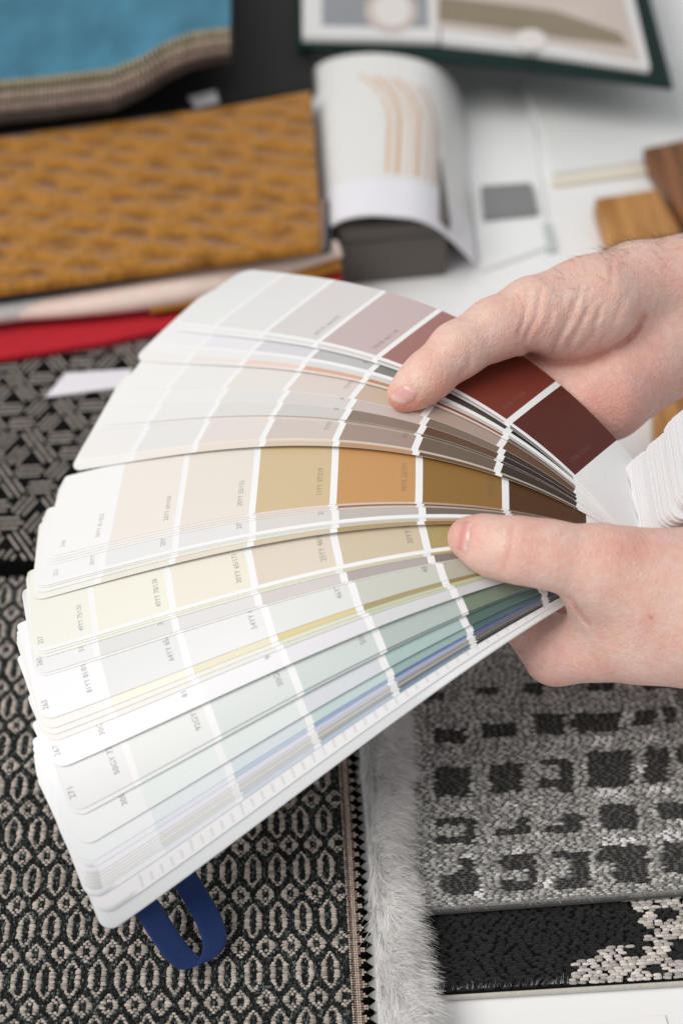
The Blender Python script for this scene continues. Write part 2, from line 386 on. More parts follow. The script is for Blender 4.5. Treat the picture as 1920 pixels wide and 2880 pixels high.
# ------------------------------------------------------------------ woven samples, rugs and fur under the deck
def fast_mesh(name, V, F, m, parent=None, col=None, smooth=True):
    """V (n,3), F (k,3) or (k,4) numpy arrays"""
    me = bpy.data.meshes.new(name); k, w = F.shape
    me.vertices.add(len(V)); me.vertices.foreach_set('co', np.asarray(V, np.float32).ravel())
    me.loops.add(k * w); me.loops.foreach_set('vertex_index', F.astype(np.int32).ravel())
    me.polygons.add(k); me.polygons.foreach_set('loop_start', np.arange(0, k * w, w, dtype=np.int32))
    me.polygons.foreach_set('use_smooth', np.full(k, smooth))
    me.materials.append(m)
    if col is not None: vcol(me, col)
    me.update(calc_edges=True); me.validate()
    return link(bpy.data.objects.new(name, me), parent)
def dome(sides, pw):
    V = [(0, 0, 1.0)]; F = []
    for r, z in ((.68, .80), (1.0, -.05)):
        for k in range(sides):
            a = 2 * math.pi * (k + .5) / sides; c, s_ = math.cos(a), math.sin(a)
            V.append((r * math.copysign(abs(c) ** pw, c), r * math.copysign(abs(s_) ** pw, s_), z))
    for k in range(sides):
        k2 = (k + 1) % sides
        F += [(0, 1 + k, 1 + k2), (1 + k, 1 + sides + k, 1 + sides + k2), (1 + k, 1 + sides + k2, 1 + k2)]
    return np.array(V), np.array(F)
DOME8 = dome(8, .7); DOME6 = dome(6, .9)
def stitches(name, P, W, H, T, ANG, COL, org, ex, ey, m, parent, tpl=DOME8, surf=None):
    """P (n,2) places in the sample's own plane, W/H half sizes, T heights, ANG turn, COL colour"""
    tv, tf = tpl; n = len(P)
    x = tv[None, :, 0] * np.asarray(W)[:, None]; y = tv[None, :, 1] * np.asarray(H)[:, None]
    c, s_ = np.cos(ANG)[:, None], np.sin(ANG)[:, None]
    X = P[:, 0, None] + x * c - y * s_; Y = P[:, 1, None] + x * s_ + y * c
    Z = tv[None, :, 2] * np.asarray(T)[:, None]
    if surf is not None: Z = Z + surf(X, Y)
    V = org + X[..., None] * ex + Y[..., None] * ey + Z[..., None] * np.array([0, 0, 1.0])
    F = tf[None] + (np.arange(n) * len(tv))[:, None, None]
    return fast_mesh(name, V.reshape(-1, 3), F.reshape(-1, 3), m, parent, np.repeat(COL, len(tv), axis=0))
def visible(P3, pad=60):
    d = P3 - CAM; z = d @ FW; u = 960 + FPX * (d @ RT) / z; v = 1440 - FPX * (d @ UP) / z
    return u, v
M_yarn = mat('wool_yarn', tint=True, rough=.85, spec=.2, noise=.8, nscale=2600, bump=.5, bscale=2600, bdist=.0004, sheen=.15)
M_base = mat('dark_backing', (14, 15, 15), rough=.9, spec=.1)
M_beige = mat('beige_backing', (196, 180, 168), rough=.9, spec=.1, noise=.5, nscale=900)

# --- black and beige jacquard, pinked along its right edge
WZ = .006
a0 = tab(1040, 2880, WZ); a1 = tab(992, 2130, WZ)
wy = a1 - a0; wy /= np.linalg.norm(wy); wx = np.array([wy[1], -wy[0], 0.0])          # wx points right
def W1(p): return a0 + p[0] * wx + p[1] * wy
jac = empty('fabric_sample'); tag(jac, 'black and beige woven fabric sample with oval pattern under the blue loop', 'fabric')
# backing with a zigzag edge
zz = []; y = -.03; k = 0
while y < .215:
    zz.append((.0005 + (.0 if k % 2 else -.0030), y)); y += .0021; k += 1
out = [W1(p) for p in [(-.2, -.03)] + zz + [(-.2, .215)]]
prism('backing', out, .001, WZ - .0006, M_base, jac)
out = [W1((p[0] + .0022 if .0 < 1 else 0, p[1])) for p in [(-.2, -.03)] + [(q[0], q[1] + .0009) for q in zz] + [(-.2, .215)]]
prism('lining', out, .0003, .0009, M_base, jac)
PX, PY = .0089, .0199; CW = PX / 8; RH = PY / 22
pat = []                                               # (col, row, half width in cols, half height in rows)
for sgn in (-1, 1):
    pat += [(0, 7 * sgn, .62, .5), (-.72, 6 * sgn, .62, .48), (.72, 6 * sgn, .62, .48), (-1.25, 5 * sgn, .5, .55), (1.25, 5 * sgn, .5, .55), (-1.7, 4 * sgn, .62, .5), (1.7, 4 * sgn, .62, .5)]
for r in range(-3, 4): pat += [(-1.95, r, .92, .54), (1.95, r, .92, .54)]
for sgn in (-1, 1):
    pat += [(4, 11 + 4 * sgn, .62, .5), (4 - .75, 11 + 3 * sgn, .62, .5), (4 + .75, 11 + 3 * sgn, .62, .5), (4 - 1.5, 11 + 2 * sgn, .62, .5), (4, 11 + 2 * sgn, .6, .5), (4 + 1.5, 11 + 2 * sgn, .62, .5), (4 - 1.9, 11 + 1 * sgn, .95, .52), (4 + 1.9, 11 + 1 * sgn, .95, .52)]
pat += [(4 - 2.1, 11, 1.05, .62), (4 + 2.1, 11, 1.05, .62)]
P, Wd, Ht, Tt, C = [], [], [], [], []
Pd, Cd = [], []
for i in range(-21, 1):
    for j in range(-2, 12):
        for (c, r, w, h) in pat:
            P.append((i * PX + c * CW - .0035, j * PY + r * RH)); Wd.append(w * CW); Ht.append(h * RH)
            Tt.append(.00085 if w > .8 else .0007)
P = np.array(P); Wd = np.array(Wd); Ht = np.array(Ht); Tt = np.array(Tt)
wav = lambda X, Y: .0012 + .0008 * np.sin(X * 60 + 1) * np.sin(Y * 45) + .0005 * np.sin(X * 31 - Y * 70)
sel = P[:, 0] < -.0062
P, Wd, Ht, Tt = P[sel], Wd[sel], Ht[sel], Tt[sel]
u, v = visible(a0 + P[:, :1] * wx + P[:, 1:] * wy); sel = (u > -120) & (v > 1450) & (v < 2960); P, Wd, Ht, Tt = P[sel], Wd[sel], Ht[sel], Tt[sel]
n = len(P)
col = lin((192, 182, 174))[None] * rng.uniform(.6, 1.18, (n, 1)) * np.array([1, 1, 1])
P += rng.normal(0, .00011, P.shape)
stitches('beige_stitches', P, Wd * rng.uniform(1.0, 1.34, n), Ht * rng.uniform(.92, 1.18, n), Tt * rng.uniform(1.0, 1.5, n), rng.normal(0, .11, n), col, a0 - np.array([0, 0, .0006]), wx, wy, M_yarn, jac, surf=wav)['kind'] = 'stuff'
gx, gy = np.meshgrid(np.arange(-.155, -.0052, .00072), np.arange(-.03, .21, .00105)); gx = gx + (np.round(gy / .00105) % 2) * .00036
Pd = np.stack([gx.ravel(), gy.ravel()], 1); u, v = visible(a0 + Pd[:, :1] * wx + Pd[:, 1:] * wy); sel = (u > -120) & (v > 1450) & (v < 2960); Pd = Pd[sel]
n = len(Pd); fl = rng.random(n); cd = np.where(fl[:, None] < .16, lin((100, 110, 108))[None], np.where(fl[:, None] < .5, lin((54, 59, 58))[None], lin((26, 28, 28))[None])) * rng.uniform(.6, 1.25, (n, 1))
stitches('black_stitches', Pd + rng.normal(0, .0001, Pd.shape), np.full(n, .00040), np.full(n, .00062), rng.uniform(.00025, .0005, n), rng.normal(0, .12, n), cd, a0 - np.array([0, 0, .0006]), wx, wy, M_yarn, jac, tpl=DOME6, surf=wav)['kind'] = 'stuff'
# plain beige selvage along the pinked edge
gx, gy = np.meshgrid(np.arange(-.0054, .0004, .00082), np.arange(-.03, .212, .00088)); Ps = np.stack([gx.ravel(), gy.ravel()], 1)
zz_x = np.interp(Ps[:, 1], [q[1] for q in zz], [q[0] for q in zz]); sel = (Ps[:, 0] < zz_x - .0002); Ps = Ps[sel]
n = len(Ps); cs = np.where((np.round(Ps[:, :1] / .00082).astype(int) % 3 == 0), lin((150, 122, 112))[None], lin((206, 190, 176))[None]) * rng.uniform(.75, 1.15, (n, 1))
stitches('selvage_stitches', Ps, np.full(n, .00046), np.full(n, .00043), rng.uniform(.0003, .0006, n), rng.normal(0, .1, n), cs, a0 - np.array([0, 0, .0006]), wx, wy, M_yarn, jac, tpl=DOME6, surf=wav)['kind'] = 'stuff'

n = 1500; q_ = rng.uniform((-.15, -.03), (-.004, .20), (n, 2)); JF = a0 + q_[:, :1] * wx + q_[:, 1:] * wy + np.array([0, 0, .0012])
# --- second black and beige fabric behind it, broken bars in three directions
W2Z = .020
g_ = empty('fabric_sample'); tag(g_, 'charcoal and beige fabric sample with broken diagonal bars, white sticker on it', 'fabric')
b0 = tab(-160, 1580, W2Z); b1 = tab(700, 1540, W2Z); b2 = tab(760, 985, W2Z); b3 = tab(-120, 985, W2Z)
prism('backing', [b0, b1, b2, b3], .0075, W2Z - .0008, M_base, g_, bev=.002)
Q = [b0, b1, b2, b3]
org = b0; ex2 = (b1 - b0) / np.linalg.norm(b1 - b0); ey2 = np.cross(np.array([0, 0, 1.0]), ex2)
bars = []
def cord(x0, y0, x1, y1):
    L_ = math.hypot(x1 - x0, y1 - y0); a = math.atan2(y1 - y0, x1 - x0)
    for q in np.arange(.0006, L_, .0015): bars.append((x0 + q * math.cos(a), y0 + q * math.sin(a), a))
pp = .0128
for i in range(-2, 22):
    for j in range(-1, 20):
        cx, cy = (i + .5 * (j % 2)) * pp, j * pp * .866
        a = (0, math.pi / 3, -math.pi / 3)[(i + 2 * (j % 2 == 0) + j // 2 * 2) % 3]
        for off in (-.0030, 0, .0030):
            h_ = .0066 - .35 * abs(off); mx, my = cx - off * math.sin(a), cy + off * math.cos(a)
            cord(mx - h_ * math.cos(a), my - h_ * math.sin(a), mx + h_ * math.cos(a), my + h_ * math.sin(a))
bars = np.array(bars); u, v = visible(org + bars[:, :1] * ex2 + bars[:, 1:2] * ey2)
sel = (u > -120) & (u < 760) & (v > 960) & (v < 1572); bars = bars[sel]; n = len(bars)
cb = lin((170, 162, 155))[None] * rng.uniform(.7, 1.1, (n, 1))
stitches('beige_cords', bars[:, :2], np.full(n, .0010), np.full(n, .00070), rng.uniform(.0007, .001, n), bars[:, 2] + .5, cb, org - np.array([0, 0, .0008]), ex2, ey2, M_yarn, g_, tpl=DOME6)['kind'] = 'stuff'
st = prism('sticker', [tab(u_, v_, W2Z + .0006) for u_, v_ in ((128, 1117), (186, 1050), (375, 1038), (352, 1088))], W2Z + .0002, W2Z + .0008, mat('white_sticker', (235, 234, 242), rough=.5), None)
tag(st, 'blank white paper sticker lying on the charcoal fabric', 'sticker')

# --- rug samples on the right
def slab(name, q, z0, z1, m, parent=None, bev=.001): return prism(name, [tab(u_, v_, z1) for u_, v_ in q], z0, z1, m, parent, bev)
M_jute = mat('jute_backing', (205, 200, 190), rough=.8, noise=.4, nscale=700, bump=.3, bscale=900)
M_grey = mat('grey_backing', (92, 91, 88), rough=.9, noise=.5, nscale=600)
M_clear = mat('clear_strip', (225, 228, 228), rough=.12, spec=.6); M_clear.node_tree.nodes['Principled BSDF'].inputs['Transmission Weight'].default_value = .75
R2Z, R1Z = .0055, .0105
r2 = empty('rug_sample'); tag(r2, 'black rug sample with cream patch at its right, on the white table', 'rug sample')
slab('backing', [(1150, 2812), (2050, 2757), (2020, 2380), (1160, 2420)], .0004, R2Z - .0018, M_jute, r2)
slab('weave_ground', [(1152, 2803), (2050, 2748), (2020, 2385), (1162, 2425)], R2Z - .00165, R2Z - .0011, M_base, r2, bev=0)
r1 = empty('rug_sample'); tag(r1, 'grey rug sample with rows of broken black squares', 'rug sample')
slab('backing', [(1165, 2570), (2050, 2504), (2020, 1700), (1160, 1745)], R2Z + .0006, R1Z - .0019, M_grey, r1, bev=.0005)
slab('weave_ground', [(1168, 2562), (2050, 2497), (2020, 1702), (1162, 1748)], R1Z - .0017, R1Z - .0012, M_grey, r1, bev=0)
def rug_frame(q0, q1, z):
    o = tab(*q0, z); e = tab(*q1, z) - o; L_ = np.linalg.norm(e); e /= L_
    return o, e, np.cross(np.array([0, 0, 1.0]), e), L_
# lower, black and cream
o2, e2x, e2y, L2 = rug_frame((1165, 2800), (2050, 2746), R2Z - .0015)
RL, RP = .0033, .00112
gx, gy = np.meshgrid(np.arange(-.002, L2, RL), np.arange(.0008, .046, RP)); gx = gx + rng.random(gx.shape[0])[:, None] * RL + rng.normal(0, .0005, gx.shape)
P = np.stack([gx.ravel(), gy.ravel()], 1); u, v = visible(o2 + P[:, :1] * e2x + P[:, 1:] * e2y)
zu, zv = (u - 1420) * 3.136, (v - 2300) * 3.136
bx_ = np.interp(zv, [690, 740, 800, 870, 950, 1000, 1050, 1130, 1150, 1200, 1250, 1260, 1300, 1320, 1380, 1440], [1060, 1060, 1110, 1200, 1230, 1300, 1210, 1290, 830, 800, 800, 590, 600, 690, 590, 590]) + rng.normal(0, 25, len(zu))
cream = zu > bx_
for (x0, y0, x1, y1) in ((1330, 800, 1500, 900), (1450, 1070, 1640, 1250), (1050, 1140, 1230, 1225), (1250, 1310, 1390, 1370), (1700, 860, 1900, 1000)):
    cream &= ~((zu > x0) & (zu < x1) & (zv > y0) & (zv < y1))
sel = (u < 1990) & (v > 2470); P, cream = P[sel], cream[sel]; n = len(P)
cc = np.where(cream[:, None], lin((208, 202, 196))[None], lin((34, 35, 36))[None]) * rng.uniform(.6, 1.3, (n, 1))
stitches('pile', P, np.full(n, RL * .60) * rng.uniform(.75, 1.15, n), np.full(n, RP * .66) * rng.uniform(.85, 1.1, n), np.where(cream, .0012, .0010) * rng.uniform(.8, 1.15, n), rng.normal(0, .09, n), cc, o2, e2x, e2y, M_yarn, r2)['kind'] = 'stuff'
# upper, grey with black squares
o1, e1x, e1y, L1 = rug_frame((1165, 2562), (2050, 2496), R1Z - .0016)
RL, RP = .0027, .00092
gx, gy = np.meshgrid(np.arange(-.002, L1, RL), np.arange(.0006, .16, RP)); gx = gx + rng.random(gx.shape[0])[:, None] * RL + rng.normal(0, .0004, gx.shape)
P = np.stack([gx.ravel(), gy.ravel()], 1); u, v = visible(o1 + P[:, :1] * e1x + P[:, 1:] * e1y)
zu = (u - 960) * 1.6333 + rng.normal(0, 3, len(u)); zv = (v - 1960) * 1.6333 + rng.normal(0, 3, len(u))
BK = [(420, 150, 570, 215), (650, 125, 800, 190), (875, 80, 1020, 175), (1060, 75, 1280, 165), (1340, 60, 1440, 135), (1480, 50, 1530, 125), (1600, 40, 1760, 130),
 (430, 325, 590, 460), (680, 310, 830, 440), (900, 290, 1060, 315), (1000, 290, 1065, 440), (910, 380, 1060, 425), (1130, 250, 1330, 420), (1390, 235, 1500, 400), (1540, 225, 1700, 300), (250, 380, 360, 470),
 (440, 560, 610, 592), (440, 640, 610, 680), (570, 560, 612, 680), (800, 555, 858, 640), (700, 612, 855, 640), (1010, 535, 1098, 625), (945, 598, 1098, 626), (1190, 500, 1360, 610), (1450, 490, 1640, 565),
 (545, 745, 605, 815), (460, 815, 620, 912), (730, 730, 880, 800), (845, 730, 890, 890), (740, 845, 890, 892), (965, 715, 1130, 745), (1050, 715, 1140, 885), (980, 835, 1140, 885), (1180, 685, 1395, 760), (1250, 740, 1410, 862), (1480, 670, 1680, 810),
 (610, -40, 720, -8), (845, -62, 925, -12), (1130, -60, 1250, -20), (380, -20, 470, 20), (1380, -90, 1500, -30)]
WH = [(1150, 190, 1240, 230), (1390, 180, 1450, 215), (1170, 425, 1300, 460), (1400, 415, 1510, 445), (1200, 650, 1340, 690), (1450, 620, 1600, 660), (540, 500, 610, 525), (750, 485, 820, 505), (530, 725, 620, 745), (895, 610, 925, 635), (1340, 310, 1390, 360), (790, 700, 850, 730), (880, 485, 900, 505), (1290, 70, 1330, 120), (615, 850, 650, 920), (925, 840, 960, 885), (1540, 560, 1568, 600)]
bk = np.zeros(len(u), bool); wh_ = np.zeros(len(u), bool)
for x0, y0, x1, y1 in BK: bk |= (zu > x0) & (zu < x1) & (zv > y0) & (zv < y1)
for x0, y0, x1, y1 in WH: wh_ |= (zu > x0) & (zu < x1) & (zv > y0) & (zv < y1)
sel = (u < 1990) & (v > 1730); P, bk, wh_ = P[sel], bk[sel], wh_[sel]; n = len(P)
cc = np.where(bk[:, None], lin((44, 46, 47))[None], np.where(wh_[:, None], lin((240, 238, 240))[None], lin((182, 181, 178))[None] * rng.uniform(.55, 1.45, (n, 1)))) * rng.uniform(.8, 1.15, (n, 1))
stitches('pile', P, np.full(n, RL * .55), np.full(n, RP * .56), rng.uniform(.0008, .0013, n) * np.where(bk, .85, 1), rng.normal(0, .09, n), cc, o1, e1x, e1y, M_yarn, r1, tpl=DOME6)['kind'] = 'stuff'
# clear edging strip on the near edge of the upper sample, loose fibres on both
def bar(name, p, q, w, h, m, parent):
    p, q = np.array(p), np.array(q); e = q - p; L_ = np.linalg.norm(e); e /= L_; s_ = np.cross(np.array([0, 0, 1.0]), e)
    V = [p + e * a * L_ + s_ * b * w + np.array([0, 0, c * h]) for a in (0, 1) for b in (-.5, .5) for c in (0, 1)]
    return mesh_obj(name, V, [(0, 1, 3, 2), (4, 6, 7, 5), (0, 4, 5, 1), (2, 3, 7, 6), (0, 2, 6, 4), (1, 5, 7, 3)], m, parent, smooth=False)
bar('edging_strip', tab(1165, 2569, R1Z - .003), tab(2050, 2504, R1Z - .003), .0010, .0024, M_clear, r1)
bar('edging_strip', tab(1165, 2818, .0006), tab(2050, 2763, .0006), .0008, .0022, M_clear, r2)
def hairs(name, roots, dirs, lens, wid, m, parent, seg=3, bend=None, col=None, side=None):
    n = len(roots); lens = np.asarray(lens)[:, None]
    if bend is None: bend = rng.normal(0, .35, (n, 3))
    if side is None: side = rng.normal(0, 1, (n, 3))
    side = side - dirs * (side * dirs).sum(1, keepdims=True); side /= np.linalg.norm(side, axis=1, keepdims=True)
    V = []
    for k in range(seg + 1):
        t = k / seg; c = roots + dirs * lens * t + bend * lens * t * t; w = wid * (1 - t * .85)
        V += [c - side * w, c + side * w]
    V = np.stack(V, 1); F = []
    for k in range(seg): F.append((2 * k, 2 * k + 1, 2 * k + 3, 2 * k + 2))
    F = np.array(F)[None] + (np.arange(n) * (2 * seg + 2))[:, None, None]
    return fast_mesh(name, V.reshape(-1, 3), F.reshape(-1, 4), m, parent, None if col is None else np.repeat(col, 2 * seg + 2, axis=0))
n = len(JF); dj = rng.normal(0, 1, (n, 3)) * np.array([1, 1, .35]) + np.array([0, 0, .35]); dj /= np.linalg.norm(dj, axis=1, keepdims=True)
hairs('loose_fibres', JF, dj, rng.uniform(.0008, .0028, n), .000055, M_yarn, jac, bend=rng.normal(0, .5, (n, 3)), col=lin((170, 165, 158))[None] * rng.uniform(.3, 1.3, (n, 1)))['kind'] = 'stuff'
n = 420; t = rng.random(n)[:, None]
rt = tab(1175, 2565, R1Z - .0012) * (1 - t) + tab(1960, 2507, R1Z - .0012) * t + np.array([0, .0006, 0])
hairs('edge_fringe', rt, np.array([[0, -.35, .6]]) + rng.normal(0, .25, (n, 3)), rng.uniform(.001, .0024, n), .00022, M_yarn, r1, col=lin((170, 168, 165))[None] * rng.uniform(.5, 1.3, (n, 1)))['kind'] = 'stuff'
n = 160; t = rng.random(n)[:, None]
rt = tab(1220, 2795, R2Z) * (1 - t) + tab(1950, 2752, R2Z) * t + np.array([0, .001, 0])
hairs('edge_fringe', rt, np.array([[.25, .8, .5]]) + rng.normal(0, .2, (n, 3)), rng.uniform(.001, .0022, n), .00007, M_yarn, r2, col=lin((200, 200, 202))[None] * rng.uniform(.5, 1.2, (n, 1)))['kind'] = 'stuff'

# --- white faux fur between the fabric and the rugs
fur = empty('fur_sample'); tag(fur, 'strip of white faux fur beside the pinked fabric edge', 'fur sample')
FV = np.array([1500, 1700, 1990, 2250, 2400, 2550, 2700, 2880, 3000])
FL = np.array([975, 985, 1000, 1018, 1032, 1045, 1052, 1062, 1070]); FR = np.array([1090, 1110, 1132, 1130, 1120, 1136, 1158, 1196, 1215])
nr, nc = 50, 16; base = []
vv_ = np.linspace(1500, 3000, nr)
for v_ in vv_:
    l_, r_ = tab(np.interp(v_, FV, FL), v_, .004), tab(np.interp(v_, FV, FR), v_, .004)
    for k in range(nc):
        t = k / (nc - 1); p = l_ * (1 - t) + r_ * t; p[2] = .003 + .015 * math.sin(math.pi * min(1, .12 + t * .8)) ** .7 + .002 * math.sin(v_ * .021 + t * 5)
        if t == 1: p[2] = .002
        base.append(p)
base = np.array(base).reshape(nr, nc, 3)
idx = np.arange(nr * nc).reshape(nr, nc); F = np.stack([idx[:-1, :-1], idx[1:, :-1], idx[1:, 1:], idx[:-1, 1:]], -1).reshape(-1, 4)
M_furb = mat('fur_backing', (206, 207, 208), rough=.9)
fast_mesh('backing', base.reshape(-1, 3), F, M_furb, fur)
n = 26000
fi, fj = rng.uniform(14, nr - 1.01, n), rng.uniform(0, nc - 1.01, n)
def bsamp(fi, fj):
    i, j = fi.astype(int), fj.astype(int); a, b = (fi - i)[:, None], (fj - j)[:, None]
    return base[i, j] * (1 - a) * (1 - b) + base[i + 1, j] * a * (1 - b) + base[i, j + 1] * (1 - a) * b + base[i + 1, j + 1] * a * b
roots = bsamp(fi, fj); tt = fj / (nc - 1)
cl_i, cl_j = rng.uniform(14, nr - 1.01, 520), rng.uniform(0, nc - 1.01, 520)
near = np.argmin((fi[:, None] - cl_i[None]) ** 2 * .35 + (fj[:, None] - cl_j[None]) ** 2, axis=1)
cdir = np.stack([rng.normal(.25, .25, 520), rng.normal(-.45, .35, 520), rng.normal(.45, .2, 520)], 1)
ctip = bsamp(cl_i, cl_j) + cdir * .010
d = cdir[near] + np.stack([tt * .65 + .05, -.05 * np.ones(n), .25 - .35 * tt], 1) + (ctip[near] - roots) * 45 * .35 + rng.normal(0, .16, (n, 3))
d /= np.linalg.norm(d, axis=1, keepdims=True)
ln = rng.uniform(.006, .0100, n)
bend = np.stack([tt * .2, np.full(n, -.15), np.full(n, -.35)], 1) + rng.normal(0, .12, (n, 3))
M_fur = mat('white_fur', tint=True, rough=.6, spec=.3, sss=0)
hairs('fur_strands', roots, d, ln, .00011, M_fur, fur, seg=4, bend=bend, col=lin((246, 245, 244))[None] * rng.uniform(.84, 1.04, (n, 1)))['kind'] = 'stuff'

# --- the deck's elastic loop, hanging from the back cover
LP_ = [(340, 2520, .4785), (362, 2545, .4790), (385, 2577, .4800), (410, 2617, .4815), (440, 2662, .4830), (472, 2703, .4840), (505, 2726, .4848), (534, 2722, .4855), (558, 2702, .4872), (570, 2668, .4892), (564, 2628, .4915), (543, 2580, .4938), (515, 2532, .4955), (486, 2484, .496), (458, 2434, .495)]
A = np.array([at_depth(*p) for p in LP_]); ts = np.linspace(0, len(A) - 1, 90)
def catmull(A, ts):
    i = np.clip(ts.astype(int), 0, len(A) - 2); f = (ts - i)[:, None]; g = lambda k: A[np.clip(k, 0, len(A) - 1)]
    p0, p1, p2, p3 = g(i - 1), g(i), g(i + 1), g(i + 2)
    return .5 * ((2 * p1) + (-p0 + p2) * f + (2 * p0 - 5 * p1 + 4 * p2 - p3) * f ** 2 + (-p0 + 3 * p1 - 3 * p2 + p3) * f ** 3)
crv = catmull(A, ts); wv = at_depth(505 + 72, 2726 - 31, .463 + .004) - at_depth(505, 2726, .463)
tang = np.gradient(crv, axis=0); nrm = np.cross(tang, wv); nrm /= np.linalg.norm(nrm, axis=1, keepdims=True)
V = []; nw = 7
for k in range(90):
    for sgn in (0, 1):
        for q in range(nw): V.append(crv[k] + wv * (q / (nw - 1)) + nrm[k] * (.0004 if sgn else -.0004) * (0.4 if q in (0, nw - 1) else 1))
F = []
for k in range(89):
    b = k * 2 * nw; c = b + 2 * nw
    for q in range(nw - 1): F += [(b + q, b + q + 1, c + q + 1, c + q), (b + nw + q, c + nw + q, c + nw + q + 1, b + nw + q + 1)]
    F += [(b, c, c + nw, b + nw), (b + nw - 1, b + 2 * nw - 1, c + 2 * nw - 1, c + nw - 1)]
M_blue = mat('blue_elastic', (18, 46, 98), rough=.75, spec=.25, noise=.35, nscale=1500, bump=.8, bscale=1500, bdist=.0005, sheen=.2)
lo_ = mesh_obj('elastic_loop', V, F, M_blue, deck); lo_['label'] = 'navy blue elastic closing loop'
# ------------------------------------------------------------------ samples, books and papers behind
def flat(name, q, z0, z1, m, label=None, cat=None, bev=.0008, parent=None, group=None):
    o = prism(name, [tab(u_, v_, z1) for u_, v_ in q], z0, z1, m, parent, bev)
    if label: tag(o, label, cat, group)
    return o
def sweep(name, pts, radii, m, parent=None, squash=.7, n=14, seg=60):
    A = np.array(pts); ts = np.linspace(0, len(A) - 1.001, seg); C = catmull(A, ts); R = np.interp(ts, np.arange(len(A)), radii)
    T = np.gradient(C, axis=0); T /= np.linalg.norm(T, axis=1, keepdims=True); S_ = np.cross(T, [0, 0, 1.0]); S_ /= np.linalg.norm(S_, axis=1, keepdims=True); N_ = np.cross(S_, T)
    a = np.linspace(0, 2 * math.pi, n, endpoint=False)
    V = C[:, None] + R[:, None, None] * (np.cos(a)[None, :, None] * S_[:, None] + squash * np.sin(a)[None, :, None] * N_[:, None])
    F = [(i * n + k, i * n + (k + 1) % n, (i + 1) * n + (k + 1) % n, (i + 1) * n + k) for i in range(seg - 1) for k in range(n)] + [tuple(range(n))[::-1], tuple((seg - 1) * n + k for k in range(n))]
    return mesh_obj(name, V.reshape(-1, 3), F, m, parent)
# red fabric
M_red = mat('red_fabric', (186, 36, 48), rough=.85, spec=.15, noise=.3, nscale=300, bump=.3, bscale=900, sheen=.1)
red = flat('fabric_sample', [(-140, 1028), (0, 1004), (300, 958), (500, 914), (720, 866), (962, 796), (958, 740), (500, 800), (-140, 860)], .0205, .0250, M_red, 'red felt fabric lying behind the charcoal fabric', 'fabric', bev=.0012)
# pile of samples under the mustard cloth
M_pinkish = mat('dusty_pink_fabric', (196, 172, 162), rough=.9, noise=.4, nscale=250)
M_teal = mat('dark_teal_fabric', (52, 70, 78), rough=.9, noise=.4, nscale=250)
M_cream = mat('cream_pink_fabric', (244, 222, 210), rough=.85, noise=.25, nscale=120, bump=.2, bscale=500)
M_silver = mat('silver_grey_fabric', (206, 204, 202), rough=.8, noise=.5, nscale=160)
M_must_plain = mat('mustard_underside', (176, 120, 44), rough=.9)
fold = sweep('fabric_sample', [tab(u_, v_, .034) for u_, v_ in ((30, 868), (240, 848), (480, 810), (620, 776), (760, 742), (880, 716), (950, 700))], [.0075, .0092, .0120, .0128, .0115, .0090, .0062], M_cream)
tag(fold, 'cream pink fabric rolled in a soft fold above the red fabric', 'fabric')
und = sweep('fabric_sample', [tab(u_, v_, .030) for u_, v_ in ((420, 866), (620, 826), (800, 780), (950, 740))], [.004, .0055, .0062, .0050], M_must_plain)
tag(und, 'mustard fabric edge peeking out under the cream pink fold', 'fabric')
silv = sweep('fabric_sample', [tab(u_, v_, .034) for u_, v_ in ((-120, 884), (0, 866), (120, 855), (240, 842), (360, 826))], [.0100, .0098, .0090, .0075, .005], M_silver)
tag(silv, 'silver grey fabric fold at the left, beside the cream pink fold', 'fabric')
flat('fabric_sample', [(-150, 862), (0, 846), (450, 778), (930, 704), (930, 560), (-150, 560)], .0405, .0428, M_teal, 'dark teal fabric layer under the dusty pink layer', 'fabric', bev=.0015)
flat('fabric_sample', [(-150, 848), (0, 828), (450, 762), (916, 696), (916, 560), (-150, 560)], .0432, .0452, M_pinkish, 'thin dusty pink fabric layer under the mustard cloth', 'fabric', bev=.0012)
